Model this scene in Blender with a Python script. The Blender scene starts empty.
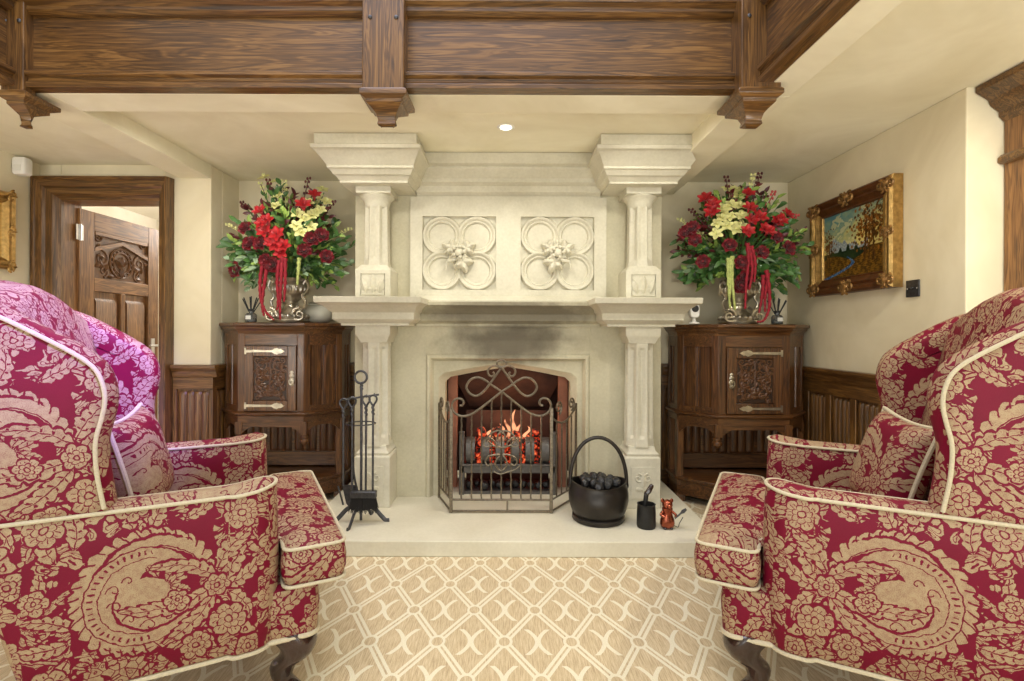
import bpy, bmesh, math, random
from mathutils import Vector, Matrix
S = bpy.context.scene
C = S.collection
PI = math.pi
H = 1.2            # eye height
F = 512.0          # focal length in pixels
random.seed(7)

def px(x, y, Y):
    """world point at depth Y seen at pixel x, y"""
    y = y - (x-508)*0.004
    return Vector(((x-508)/F*Y, Y, H-(y-333)/F*Y))

def lin(r, g, b):
    f = lambda c: (c/255/12.92) if c/255 <= 0.04045 else ((c/255+0.055)/1.055)**2.4
    return (f(r), f(g), f(b), 1.0)

# ------------------------------------------------------------------ nodes
class E:
    def __init__(s, g, sock): s.g, s.s = g, sock
    def _m(s, op, *a): return s.g.m(op, s, *a)
    def __add__(s, o): return s._m('ADD', o)
    __radd__ = __add__
    def __sub__(s, o): return s._m('SUBTRACT', o)
    def __rsub__(s, o): return s.g.m('SUBTRACT', o, s)
    def __mul__(s, o): return s._m('MULTIPLY', o)
    __rmul__ = __mul__
    def __truediv__(s, o): return s._m('DIVIDE', o)
    def __neg__(s): return s._m('MULTIPLY', -1.0)
    def max(s, o): return s._m('MAXIMUM', o)
    def min(s, o): return s._m('MINIMUM', o)
    def abs(s): return s._m('ABSOLUTE')
    def sin(s): return s._m('SINE')
    def cos(s): return s._m('COSINE')
    def sqrt(s): return s._m('SQRT')
    def lt(s, o): return s._m('LESS_THAN', o)
    def gt(s, o): return s._m('GREATER_THAN', o)
    def fract(s): return s._m('FRACT')
    def floor(s): return s._m('FLOOR')
    def atan2(s, o): return s._m('ARCTAN2', o)
    def pow(s, o): return s._m('POWER', o)
    def ln(s): return s._m('LOGARITHM', math.e)

class G:
    def __init__(s, name):
        s.mat = bpy.data.materials.new(name); s.mat.use_nodes = True
        s.t = s.mat.node_tree; s.n = s.t.nodes; s.l = s.t.links
        s.bsdf = s.n['Principled BSDF']
    def val(s, inp, v):
        if isinstance(v, E): s.l.new(v.s, inp)
        elif hasattr(v, 'is_output'): s.l.new(v, inp)
        elif v is not None: inp.default_value = v
    def m(s, op, *a):
        n = s.n.new('ShaderNodeMath'); n.operation = op
        for i, x in enumerate(a): s.val(n.inputs[i], x)
        return E(s, n.outputs[0])
    def coord(s, kind='Object'): return s.n.new('ShaderNodeTexCoord').outputs[kind]
    def sep(s, v):
        n = s.n.new('ShaderNodeSeparateXYZ'); s.l.new(v, n.inputs[0])
        return [E(s, o) for o in n.outputs]
    def comb(s, x, y, z=0.0):
        n = s.n.new('ShaderNodeCombineXYZ')
        for i, q in enumerate((x, y, z)): s.val(n.inputs[i], q)
        return n.outputs[0]
    def map(s, v, scale=(1, 1, 1), loc=(0, 0, 0), rot=(0, 0, 0)):
        n = s.n.new('ShaderNodeMapping'); s.l.new(v, n.inputs[0])
        n.inputs['Scale'].default_value = scale; n.inputs['Location'].default_value = loc; n.inputs['Rotation'].default_value = rot
        return n.outputs[0]
    def noise(s, v, scale, detail=2, rough=.5, dist=0, out=0):
        n = s.n.new('ShaderNodeTexNoise'); s.l.new(v, n.inputs['Vector'])
        n.inputs['Scale'].default_value = scale; n.inputs['Detail'].default_value = detail
        n.inputs['Roughness'].default_value = rough; n.inputs['Distortion'].default_value = dist
        return E(s, n.outputs[out])
    def voronoi(s, v, scale, feature='F1', rnd=1, out='Distance'):
        n = s.n.new('ShaderNodeTexVoronoi'); n.feature = feature; s.l.new(v, n.inputs['Vector'])
        n.inputs['Scale'].default_value = scale; n.inputs['Randomness'].default_value = rnd
        return E(s, n.outputs[out])
    def ramp(s, fac, stops):
        n = s.n.new('ShaderNodeValToRGB'); s.val(n.inputs[0], fac)
        r = n.color_ramp
        while len(r.elements) < len(stops): r.elements.new(0.5)
        for e, (p, c) in zip(r.elements, stops): e.position = p; e.color = c
        return n.outputs[0]
    def mix(s, fac, a, b, mode='MIX'):
        n = s.n.new('ShaderNodeMix'); n.data_type = 'RGBA'; n.blend_type = mode
        s.val(n.inputs[0], fac); s.val(n.inputs[6], a); s.val(n.inputs[7], b)
        return n.outputs[2]
    def smooth(s, v, a, b):
        n = s.n.new('ShaderNodeMapRange'); n.interpolation_type = 'SMOOTHSTEP'
        s.val(n.inputs[0], v); n.inputs[1].default_value = a; n.inputs[2].default_value = b
        return E(s, n.outputs[0])
    def bump(s, h, strength=.3, dist=.01):
        n = s.n.new('ShaderNodeBump'); n.inputs['Strength'].default_value = strength; n.inputs['Distance'].default_value = dist
        s.val(n.inputs['Height'], h); s.l.new(n.outputs[0], s.bsdf.inputs['Normal'])
    def done(s, color=None, rough=None, metal=None, **k):
        b = s.bsdf
        s.val(b.inputs['Base Color'], color); s.val(b.inputs['Roughness'], rough); s.val(b.inputs['Metallic'], metal)
        for kk, v in k.items(): s.val(b.inputs[kk.replace('_', ' ')], v)
        return s.mat

def plain(name, rgb, rough=.5, metal=0, var=.12, scale=30, bump=0, **k):
    g = G(name); v = g.coord(); c = lin(*rgb)
    n = g.noise(v, scale, 3)
    d = tuple(x*(1-var) for x in c[:3])+(1,); l = tuple(min(1, x*(1+var)) for x in c[:3])+(1,)
    if bump: g.bump(g.noise(v, scale*3, 3), bump, .004)
    return g.done(g.ramp(n, [(.3, d), (.7, l)]), rough, metal, **k)

def wood(name, axis, dark, mid, light, rough=.35, s=1.0, coat=.25):
    g = G(name); v = g.coord()
    a = [26*s, 26*s, 26*s]; b = [160*s]*3; i = 'xyz'.index(axis)
    a[i] = 1.6*s; b[i] = 6*s
    info = g.n.new('ShaderNodeObjectInfo')
    off = E(g, info.outputs['Random'])*7.0
    vv = g.n.new('ShaderNodeVectorMath'); g.l.new(v, vv.inputs[0]); g.l.new(g.comb(off, off, off), vv.inputs[1])
    w = vv.outputs[0]
    n1 = g.noise(g.map(w, a), 1, 3, .55, 1.4)
    n2 = g.noise(g.map(w, b), 1, 2, .6)
    rings = ((n1*34.0).sin()*.5+.5)
    n3 = g.noise(w, 2.2, 2)
    f = n1*.42 + rings*.2 + n2*.3 + n3*.2 - .06
    col = g.ramp(f, [(.28, lin(*dark)), (.52, lin(*mid)), (.8, lin(*light))])
    g.bump(n2*.6+rings*.4, .12, .003)
    return g.done(col, rough, 0, Coat_Weight=coat, Coat_Roughness=.25)

def stone(name, base, soot=False, var=.08, rough=.75):
    g = G(name); v = g.coord()
    c = lin(*base)
    n = g.noise(v, 3.0, 4, .6); n2 = g.noise(v, 60, 3, .6)
    f = n*.7+n2*.3
    d = tuple(x*(1-2*var) for x in c[:3]); l = [min(1, x*(1+var)) for x in c[:3]]
    col = g.ramp(f, [(.35, (d[0], d[1]*.985, d[2]*.94, 1)), (.65, (*l, 1))])
    if soot:
        x, y, z = g.sep(g.coord())
        nz = g.noise(v, 6, 4, .6)
        h = ((x/.45)*(x/.45) + ((z-1.14)/.16)*((z-1.14)/.16)) + (nz-.5)*1.4
        k = (1.0 - g.smooth(h, .0, 1.6))*.8
        hh = ((x/.60)*(x/.60)+((z-1.33)/.1)*((z-1.33)/.1)) + (nz-.5)*1.5
        k2 = (1.0 - g.smooth(hh, .2, 1.6))*.66
        col = g.mix(k.max(k2), col, lin(62, 50, 36))
    g.bump(n2, .15, .003)
    return g.done(col, rough)

def plaster(name, base, rough=.85):
    g = G(name); v = g.coord(); c = lin(*base)
    n = g.noise(v, 1.6, 4, .6, .6); n2 = g.noise(v, 25, 3, .6)
    d = tuple(x*k for x, k in zip(c[:3], (.86, .83, .76)))+(1,)
    l = tuple(min(1, x*1.06) for x in c[:3])+(1,)
    g.bump(n2*.5+n, .12, .01)
    return g.done(g.ramp(n, [(.3, d), (.7, l)]), rough)

def damask(name):
    """crimson ground, buff acanthus scrolls, flowers, leaves and fruit; uv in metres"""
    g = G(name)
    uvn = g.n.new('ShaderNodeUVMap'); uvn.uv_map = 'UVMap'
    uv0 = uvn.outputs[0]
    wob = g.noise(uv0, 34, 3, .55, 0, 1)
    vm = g.n.new('ShaderNodeVectorMath'); vm.operation = 'MULTIPLY_ADD'
    g.l.new(wob.s, vm.inputs[0]); vm.inputs[1].default_value = (.020,)*3; g.l.new(uv0, vm.inputs[2])
    U, V, _ = g.sep(vm.outputs[0]); U = U-.010; V = V-.010
    TW, TH = .56, .60
    col_i = (U/TW+.5).floor()
    V = V + col_i*(TH*.5)                    # half drop repeat
    u = ((U/TW+.5).fract()-.5)*TW
    v = ((V/TH+.5).fract()-.5)*TH
    st = {'A': None, 'L': None}
    def length(a, b): return (a*a+b*b).sqrt()
    def put(ins, halo, lines=None):
        """lay a motif over what is there, with a thin ground-coloured outline"""
        A, L = st['A'], st['L']
        st['A'] = A*(1.0-halo)+ins-A*0.0 if A is not None else ins
        st['A'] = st['A'].min(1.0)
        st['L'] = L*(1.0-halo) if L is not None else halo*0.0
        if lines is not None: st['L'] = st['L'].max(lines*ins)
    P = g.comb(u, v)
    # ground cover of small leaves; open ground where the broad noise is low
    big = g.noise(P, 9.0, 1)
    wv = g.n.new('ShaderNodeVectorMath'); wv.operation = 'MULTIPLY_ADD'
    g.l.new(g.noise(P, 11, 1, .5, 0, 1).s, wv.inputs[0]); wv.inputs[1].default_value = (.16,)*3; g.l.new(P, wv.inputs[2])
    q = g.map(wv.outputs[0], (1, 1.9, 1), rot=(0, 0, .6))
    vor = g.voronoi(q, 24); ve = g.voronoi(q, 24, 'DISTANCE_TO_EDGE')
    ins = vor.lt(.60)*ve.gt(.05)*big.gt(.43)
    put(ins, ins, (vor-.27).abs().lt(.035))
    def leaf(cx, cy, ang, Ln, Wd, curl=0., lob=5, halo=.007):
        ca, sa = math.cos(ang), math.sin(ang)
        a, b = u-cx, v-cy
        x = (a*ca+b*sa)/Ln; y = (b*ca-a*sa)
        y = y-x*x*(curl*Ln)
        base = (x*(1.0-x)).max(0.0)
        w = base.pow(.6)*(2.0*Wd)*((x*(lob*PI)-y.abs()*(16/ max(Wd, .01)*.2)).sin().abs()*.34+.72)
        ay = y.abs()
        ins = ay.lt(w)*base.gt(.004)
        hal = ay.lt(w+halo)*base.gt(.0005)
        ln = ay.lt(.0016).max(((x*(lob*2*PI)-ay*(3.2/Wd)).sin().gt(.82))*ay.gt(w*.16)*ay.lt(w*.8))
        put(ins, hal, ln)
    def flower(cx, cy, R, n, ph):
        a, b = u-cx, v-cy
        r = length(a, b); t = b.atan2(a)
        pet = (t*(n*.5)+ph).cos().abs()
        edge = (pet.sqrt()*.34+.66)*R
        pet2 = (t*(n*.5)+ph+PI/2).cos().abs()
        e2 = (pet2.sqrt()*.22+.36)*R
        ins = r.lt(edge)
        ln = (pet.lt(.10)*r.gt(e2)).max((r-e2).abs().lt(.0017)).max((r-R*.2).abs().lt(.002)).max((t*float(n*3)).sin().gt(.8)*r.gt(e2+.004)*r.lt(edge*.82)).max(pet2.lt(.12)*r.gt(R*.2)*r.lt(e2))
        put(ins, r.lt(edge+.006), ln)
    def stem(x0, y0, x1, y1, bow, w=.0032):
        dx, dy = x1-x0, y1-y0; Ln = math.hypot(dx, dy); ca, sa = dx/Ln, dy/Ln
        a, b = u-x0, v-y0
        x = (a*ca+b*sa)/Ln; y = b*ca-a*sa - x*(1.0-x)*(4*bow)
        ins = y.abs().lt(w)*x.gt(0.0)*x.lt(1.0)
        put(ins, y.abs().lt(w+.004)*x.gt(0.0)*x.lt(1.0))
    # stems and sprays around the scroll
    stem(-.28, -.10, -.02, -.29, .03); stem(.02, -.24, .28, -.16, -.04); stem(-.27, .17, -.10, .29, .03); stem(.10, .26, .28, .13, .03)
    for args in ((-.17, -.04, 2.5, .11, .022, .3, 5), (-.18, -.08, 3.4, .11, .024, -.3, 5), (-.18, -.12, 4.1, .09, .02, .4, 4), (-.21, .14, 2.2, .10, .022, -.4, 4), (-.17, .17, 1.3, .11, .026, .5, 5),
                 (.18, .02, .75, .15, .030, .5, 6), (.19, .0, .2, .13, .026, .5, 6), (.17, .05, 1.25, .14, .030, -.35, 6), (.2, -.02, -.5, .10, .024, -.5, 5),
                 (.08, -.19, -.9, .12, .026, .4, 5), (.14, -.2, -.1, .11, .024, -.4, 5), (.0, .2, .9, .10, .024, .5, 5), (-.04, .2, 2.0, .10, .024, -.5, 5), (.09, .22, .2, .10, .022, .5, 5), (-.12, -.2, -2.2, .11, .026, .4, 5), (.2, -.26, .7, .08, .02, .3, 4), (-.26, .03, 1.1, .09, .02, .3, 4)):
        leaf(*args)
    for args in ((.20, -.105, .050, 6, .3), (.115, -.165, .040, 7, 1.), (-.225, -.19, .050, 6, .1), (.235, .215, .050, 7, .5), (-.235, .235, .046, 6, .9), (-.045, .268, .040, 6, 1.1), (.255, -.20, .036, 5, .2), (.04, -.275, .042, 6, .4), (-.255, .045, .034, 5, .1)):
        flower(*args)
    # bunch of fruit below the scroll
    a, b = (u+.075)/1.25, (v+.205)
    r = length(a, b); edge = (b.atan2(a)*11.0).sin().abs()*.012+.058
    vf = g.voronoi(P, 44, 'DISTANCE_TO_EDGE', .85); vf1 = g.voronoi(P, 44, 'F1', .85)
    put(r.lt(edge), r.lt(edge+.007), vf.lt(.055).max((vf1-.22).abs().lt(.035)))
    # the great scroll: plume ring, disc, open window with its own spray
    a, b = u, v-.02
    r = length(a, b)*.97; t = b.atan2(a)
    gap = (t+.55).cos()                      # opens towards lower right
    outer = .168+(t*15.0).sin().abs()*.010-gap.max(0.0)*.018
    inner = .120+gap*.010
    ins = r.lt(outer)*r.gt(inner)*gap.lt(.72)
    strokes = ((t*2.2+r*150.0).sin().gt(.78)*r.lt(outer-.010)).max((r-inner-.010).abs().lt(.0016)).max((t*34.0-r*120.0).sin().gt(.86)*r.gt(outer-.020))
    put(ins, r.lt(outer+.008)*gap.lt(.80), strokes)
    a2, b2 = u+.014, v-.012
    r2 = length(a2, b2); t2 = b2.atan2(a2)
    disc = r2.lt(.136)
    spir = ((r2.ln())*.75-t2*(1/(2*PI))).fract()
    dl = ((spir-.5).abs().lt(.030)*r2.gt(.04)*b2.lt(.02)).max((t2*46.0).sin().gt(.55)*r2.gt(.116)*r2.lt(.129)*a2.lt(.02)).max((r2-.105).abs().lt(.0013)*a2.lt(.03))
    for (cx, cy, rr) in ((-.082, .040, .018), (-.050, .062, .014), (-.078, -.004, .020), (.0, -.075, .022), (.045, -.06, .016), (-.045, -.05, .017)):
        q_ = length(u-cx, v-cy); tt = (v-cy).atan2(u-cx)
        dl = dl.max((q_-(tt*(rr/(2*PI))+rr*.55)).abs().lt(.0019)*q_.lt(rr*1.15))
    put(disc, r2.lt(.140), dl)
    c1 = length(u-.048, v-.030).lt(.078); c2 = length(u+.010, v+.012).lt(.074)
    win = c1*(1.0-c2)
    st['A'] = st['A']*(1.0-win); st['L'] = st['L']*(1.0-win)
    def inwin(args):
        leaf(*args)
    for args in ((.045, .035, .3, .075, .016, .3, 4, .003), (.04, .04, 1.2, .065, .015, -.3, 4, .003), (.05, .03, -.6, .055, .014, .2, 4, .003), (.02, .06, 2.0, .045, .012, .2, 3, .003)): leaf(*args)
    for args in ((.155, .0, -2.55, .20, .030, -.55, 7), (.165, -.02, -2.1, .17, .026, -.3, 6), (.165, .03, 2.25, .15, .028, .6, 6)): leaf(*args)
    flower(.068, -.018, .030, 6, .3); flower(.17, .005, .034, 6, .3)
    area, lines = st['A'].max(0.0), st['L'].max(0.0)
    fine = g.noise(uv0, 420, 2, .7); mid = g.noise(uv0, 60, 3, .6)
    m = area.min(1.0)*(1.0-lines.min(1.0))
    m = m*(.86+(fine-.5)*1.8+(mid-.5)*1.3).min(1.0)+(1.0-m)*(fine-.54).max(0.0)*.2
    m = m.max(0.0).min(1.0)
    red = g.mix(g.noise(uv0, 9, 2), lin(97, 1, 30), lin(116, 4, 40))
    buff = g.mix(g.noise(uv0, 14, 2), lin(148, 127, 97), lin(172, 151, 117))
    col = g.mix(m, red, buff)
    g.bump(fine, .12, .001)
    return g.done(col, .55, 0, Specular_IOR_Level=.2)

def carpet_mat():
    g = G('lattice_carpet'); X, Y, Z = g.sep(g.coord())
    W, D = .261, .4547
    x = X-.121; y = Y-2.218
    p = x/W + y/D; q = x/W - y/D
    def dist(a): return ((a+.5).fract()-.5).abs()
    # perpendicular metres from each lattice line
    k = 1/math.sqrt(1/W**2+1/D**2)
    d = dist(p).min(dist(q))*k
    band = d.lt(.0165)*d.gt(.0038)
    # rings on the crossings
    ip = (p+.5).floor(); iq = (q+.5).floor()
    nx = (ip+iq)*(W*.5); ny = (ip-iq)*(D*.5)
    rx = x-nx; ry = y-ny
    rr = (rx*rx+ry*ry*.6).sqrt()
    ring = rr.lt(.032)*rr.gt(.0215)
    inner = rr.lt(.032)
    # curved cross in each diamond
    cp = p.floor()+.5; cq = q.floor()+.5
    cx = x-(cp+cq)*(W*.5); cy = y-(cp-cq)*(D*.5)
    ax = cx.abs(); ay = cy.abs()
    curve = ay.pow(1.8)*3.6+.003
    tipw = ay*.03+.0078
    cross = (ax-curve).abs().lt(tipw)*ay.lt(.082)
    nzz = g.noise(g.coord(), 70, 2)
    m = ((band*(1.0-inner)).max(ring)).max(cross)
    st = g.noise(g.map(g.coord(), (240, 14, 1), rot=(0, 0, .35)), 1, 3, .65)
    fib = g.noise(g.coord(), 260, 2, .7)
    base = g.ramp(st*.75+fib*.25, [(.36, lin(164, 141, 104)), (.5, lin(192, 170, 131)), (.66, lin(211, 193, 156))])
    light = g.ramp(fib, [(.3, lin(210, 200, 168)), (.7, lin(230, 222, 194))])
    g.bump(m*.7+fib*.3, .35, .006)
    return g.done(g.mix(m*.92, base, light), .95, 0, Sheen_Weight=.2)

def emis(name, rgb, strength, rough=.8, base=(20, 15, 12)):
    g = G(name)
    return g.done(lin(*base), rough, 0, Emission_Color=lin(*rgb), Emission_Strength=strength)

MAT = {}
def build_mats():
    m = MAT
    m['stone'] = stone('limestone', (206, 201, 182))
    m['stone_soot'] = stone('sooty_limestone', (196, 189, 163), soot=True)
    m['hearth'] = stone('hearth_stone', (212, 206, 184), var=.05)
    m['wall'] = plaster('aged_plaster', (226, 216, 189))
    m['ceil'] = plaster('cream_ceiling', (240, 234, 210))
    m['room'] = plaster('pale_wall', (232, 226, 212))
    for a in 'xyz':
        m['oak_'+a] = wood('dark_oak_'+a, a, (46, 29, 12), (98, 66, 30), (146, 106, 56), .38)
        m['cab_'+a] = wood('cabinet_oak_'+a, a, (38, 23, 12), (88, 54, 27), (132, 90, 50), .3)
        m['door_'+a] = wood('door_oak_'+a, a, (66, 40, 18), (122, 82, 44), (168, 122, 72), .42)
    m['carved'] = plain('carved_oak', (88, 56, 32), .35, var=.3, scale=40)
    m['dark_ground'] = plain('dark_oak_ground', (46, 28, 16), .45, var=.3, scale=40)  # oak darkened to paint shade into the carved recess
    m['carved_door'] = plain('carved_door_oak', (96, 62, 32), .4, var=.3, scale=40)
    m['damask'] = damask('crimson_damask')
    m['piping'] = plain('cream_piping', (192, 180, 150), .7, var=.1, scale=200, bump=.4)
    m['leg'] = plain('dark_mahogany', (48, 30, 24), .22, var=.3, scale=20, Coat_Weight=.5)
    m['carpet'] = carpet_mat()
    m['iron'] = plain('wrought_iron', (80, 80, 82), .42, .75, .25, 60, .2)
    m['screen_iron'] = plain('antique_pewter_iron', (120, 110, 94), .42, .8, .3, 70, .2)
    m['grate_iron'] = plain('grate_iron', (96, 92, 88), .5, .6, .2, 40, .2)
    m['scuttle'] = plain('blackened_scuttle', (58, 54, 50), .36, .7, .25, 12)
    m['black'] = plain('matt_black', (24, 23, 22), .5, 0, .2, 50)
    m['silver'] = plain('tarnished_silver', (186, 178, 162), .3, .95, .25, 30, .3)
    m['gold'] = plain('gilt', (172, 138, 82), .34, .85, .3, 40, .4)
    m['gilt_dark'] = plain('dark_gilt', (140, 104, 58), .42, .5, .4, 30, .4)
    m['gilt_red'] = plain('gilt_red_bole', (96, 56, 28), .4, .3, .3, 30, .2)
    m['brass'] = plain('brass', (196, 160, 90), .3, .9, .15, 30)
    m['copper'] = plain('polished_copper', (160, 86, 62), .25, .85, .35, 25)
    m['steel'] = plain('bright_hinge_steel', (205, 205, 208), .3, .9, .1, 30)
    m['mirror'] = plain('mirror_glass', (235, 226, 190), .04, 1, .02, 3)
    m['white'] = plain('white_plastic', (236, 234, 228), .4, 0, .03, 10)
    m['ceramic'] = plain('pale_grey_ceramic', (192, 188, 172), .35, 0, .06, 8)
    m['leaf'] = plain('green_leaf', (70, 108, 52), .42, 0, .45, 9, Coat_Weight=.15)
    m['leaf_lit'] = plain('fresh_leaf', (140, 166, 78), .45, 0, .35, 9)  # bright green leaf variety
    m['leaf_grey'] = plain('eucalyptus_leaf', (142, 166, 130), .5, 0, .3, 9)
    m['leaf_wine'] = plain('burgundy_leaf', (84, 22, 28), .45, 0, .4, 12)
    m['rose'] = plain('dark_red_petal', (122, 10, 26), .55, 0, .35, 30, Sheen_Weight=.2)
    m['amaryllis'] = plain('scarlet_petal', (168, 10, 22), .5, 0, .25, 20, Sheen_Weight=.1)
    m['orchid'] = plain('lime_cream_petal', (222, 220, 150), .5, 0, .2, 20)
    m['amaranth'] = plain('crimson_tassel', (138, 14, 34), .75, 0, .35, 90, .5)
    m['amaranth_g'] = plain('pale_green_tassel', (166, 176, 102), .75, 0, .3, 90, .5)
    m['pink'] = plain('pink_petal', (206, 84, 84), .5, 0, .2, 30)
    m['twig'] = plain('brown_twig', (84, 60, 40), .7, 0, .3, 30)
    m['soot'] = plain('sooty_firebrick', (66, 42, 32), .85, 0, .4, 9, .5)
    m['firebrick'] = plain('heated_firebrick', (150, 100, 78), .8, 0, .3, 9, .4)
    m['coal'] = plain('black_coal', (34, 33, 33), .35, 0, .4, 50, .8)
    g = G('glowing_coal'); n = g.noise(g.coord(), 26, 3, .6)
    m['ember'] = g.done(lin(30, 22, 18), .85, 0, Emission_Color=g.ramp(n, [(.47, (0, 0, 0, 1)), (.58, lin(200, 50, 20)), (.72, lin(255, 150, 90))]), Emission_Strength=1.1)
    g = G('flame'); lw = g.n.new('ShaderNodeLayerWeight'); lw.inputs[0].default_value = .35
    al = (1.0-E(g, lw.outputs['Facing'])).pow(1.5)*.75*g.smooth(g.noise(g.coord(), 14, 2), .3, .6)
    m['flame'] = g.done(lin(30, 16, 10), .9, 0, Emission_Color=lin(255, 168, 120), Emission_Strength=1.6, Alpha=al)
    m['lamp'] = emis('lit_lamp', (255, 244, 220), 14)
    g = G('bottle_glass'); m['glass'] = g.done(lin(225, 228, 222), .05, 0, Transmission_Weight=.9, IOR=1.45)
    m['card'] = plain('white_label', (226, 224, 216), .7, 0, .05, 20)
    g = G('oil_paint'); at = g.n.new('ShaderNodeVertexColor'); at.layer_name = 'paint'
    g.bump(g.noise(g.coord(), 120, 3), .3, .003)
    m['paint'] = g.done(at.outputs[0], .35)
build_mats()

# ------------------------------------------------------------------ mesh builder
def wm(o):
    m = o.matrix_basis.copy()
    while o.parent: o = o.parent; m = o.matrix_basis @ m
    return m

class M:
    def __init__(s, T=None): s.v, s.f, s.T = [], [], T
    def add(s, vs, fs, T=None):
        k = len(s.v)
        for p in vs:
            p = Vector(p)
            if T is not None: p = T @ p
            if s.T is not None: p = s.T @ p
            s.v.append(p)
        s.f += [tuple(i+k for i in f) for f in fs]
        return s
    def box(s, x0, x1, y0, y1, z0, z1, T=None):
        vs = [(x, y, z) for z in (z0, z1) for y in (y0, y1) for x in (x0, x1)]
        return s.add(vs, [(0, 2, 3, 1), (4, 5, 7, 6), (0, 1, 5, 4), (2, 6, 7, 3), (0, 4, 6, 2), (1, 3, 7, 5)], T)
    def loft(s, rings, closed=True, c0=True, c1=True, T=None):
        n = len(rings[0]); vs = [p for r in rings for p in r]; fs = []
        for i in range(len(rings)-1):
            for j in range(n if closed else n-1):
                a, b = i*n+j, i*n+(j+1) % n
                fs.append((a, b, b+n, a+n))
        if closed and c0: fs.append(tuple(range(n-1, -1, -1)))
        if closed and c1: fs.append(tuple(range((len(rings)-1)*n, len(rings)*n)))
        return s.add(vs, fs, T)
    def frusta(s, levels, T=None):
        return s.loft([[(x0, y0, z), (x1, y0, z), (x1, y1, z), (x0, y1, z)] for x0, x1, y0, y1, z in levels], T=T)
    def lathe(s, prof, c=(0, 0, 0), n=24, T=None, sx=1, sy=1):
        rings = [[(c[0]+r*sx*math.cos(2*PI*i/n), c[1]+r*sy*math.sin(2*PI*i/n), c[2]+z) for i in range(n)] for r, z in prof]
        return s.loft(rings, T=T)
    def tube(s, pts, r, n=8, closed=False, T=None, flat=1.0):
        pts = [Vector(p) for p in pts]; N = len(pts)
        rs = r if isinstance(r, (list, tuple)) else [r]*N
        rings = []; ref = None
        for i, p in enumerate(pts):
            a = pts[(i-1) % N] if (closed or i > 0) else p
            b = pts[(i+1) % N] if (closed or i < N-1) else p
            t = (b-a)
            if t.length < 1e-9: t = Vector((0, 0, 1))
            t.normalize()
            if ref is None:
                ref = Vector((0, 0, 1)) if abs(t.z) < .9 else Vector((0, 1, 0))
            x = ref-t*ref.dot(t)
            if x.length < 1e-6: x = t.orthogonal()
            x.normalize(); y = t.cross(x); ref = x
            rings.append([p+x*(rs[i]*math.cos(2*PI*k/n))+y*(rs[i]*flat*math.sin(2*PI*k/n)) for k in range(n)])
        if closed: rings.append(rings[0]); return s.loft(rings, c0=False, c1=False, T=T)
        return s.loft(rings, T=T)
    def prism(s, poly, vec, T=None):
        v = Vector(vec)
        return s.loft([[Vector(p) for p in poly], [Vector(p)+v for p in poly]], T=T)
    def ball(s, c, r, n=10, T=None, sc=(1, 1, 1)):
        prof = []
        rings = []
        for i in range(1, n):
            t = PI*i/n
            rings.append([(c[0]+r*sc[0]*math.sin(t)*math.cos(2*PI*k/n), c[1]+r*sc[1]*math.sin(t)*math.sin(2*PI*k/n), c[2]-r*sc[2]*math.cos(t)) for k in range(n)])
        return s.loft(rings, T=T)
    def data(s, name, smooth=40, fixn=True):
        me = bpy.data.meshes.new(name)
        me.from_pydata([tuple(p) for p in s.v], [], s.f); me.validate(); me.update()
        if fixn:
            bm = bmesh.new(); bm.from_mesh(me); bmesh.ops.recalc_face_normals(bm, faces=bm.faces); bm.to_mesh(me); bm.free()
        if smooth:
            for p in me.polygons: p.use_smooth = True
            try: me.set_sharp_from_angle(angle=math.radians(smooth))
            except Exception: pass
        return me
    def build(s, name, mat, parent=None, smooth=40, bevel=0, local=False, fixn=True, uv=None):
        org = Vector((0, 0, 0))
        if parent is not None:
            if not local:
                inv = wm(parent).inverted(); s.v = [inv @ p for p in s.v]
        else:
            lo = [min(p[i] for p in s.v) for i in range(3)]; hi = [max(p[i] for p in s.v) for i in range(3)]
            org = Vector(((lo[0]+hi[0])/2, (lo[1]+hi[1])/2, lo[2]))
            if name.startswith(('floor',)): org = Vector((0, 0, 0))
            s.v = [p-org for p in s.v]
        me = s.data(name, smooth, fixn); me.materials.append(MAT[mat] if isinstance(mat, str) else mat)
        if uv: box_uv(me, uv)
        o = bpy.data.objects.new(name, me); C.objects.link(o); o.location = org
        if parent is not None: o.parent = parent
        if bevel:
            b = o.modifiers.new('bevel', 'BEVEL'); b.width = bevel; b.segments = 2; b.limit_method = 'ANGLE'; b.angle_limit = math.radians(35)
            b.harden_normals = False
        return o

def box_uv(me, off):
    """metres per uv unit, by dominant normal in object space"""
    L = me.uv_layers.new(name='UVMap')
    for p in me.polygons:
        n = p.normal; ax = max(range(3), key=lambda i: abs(n[i])*(1.0, .9, 1.05)[i])
        for li in p.loop_indices:
            c = me.vertices[me.loops[li].vertex_index].co
            if ax == 1: u, v = c.x, c.z
            elif ax == 0: u, v = c.y+.13, c.z+.1
            else: u, v = c.y+.07, c.x+.05
            L.data[li].uv = (u+off[0], v+off[1])

def thing(name, label, cat, loc=(0, 0, 0), rotz=0, group=None):
    o = bpy.data.objects.new(name, None); C.objects.link(o); o.empty_display_size = .05
    o.location = loc; o.rotation_euler = (0, 0, rotz); o['label'] = label; o['category'] = cat
    if group: o['group'] = group
    return o
def tag(o, label, cat, group=None, kind=None):
    o['label'] = label; o['category'] = cat
    if group: o['group'] = group
    if kind: o['kind'] = kind
    return o
def struct(o): o['kind'] = 'structure'; return o
def dup(o, parent=None):
    c = o.copy(); C.objects.link(c)
    if parent is not None: c.parent = parent
    for ch in [x for x in bpy.data.objects if x.parent == o]: dup(ch, c)
    return c

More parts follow.
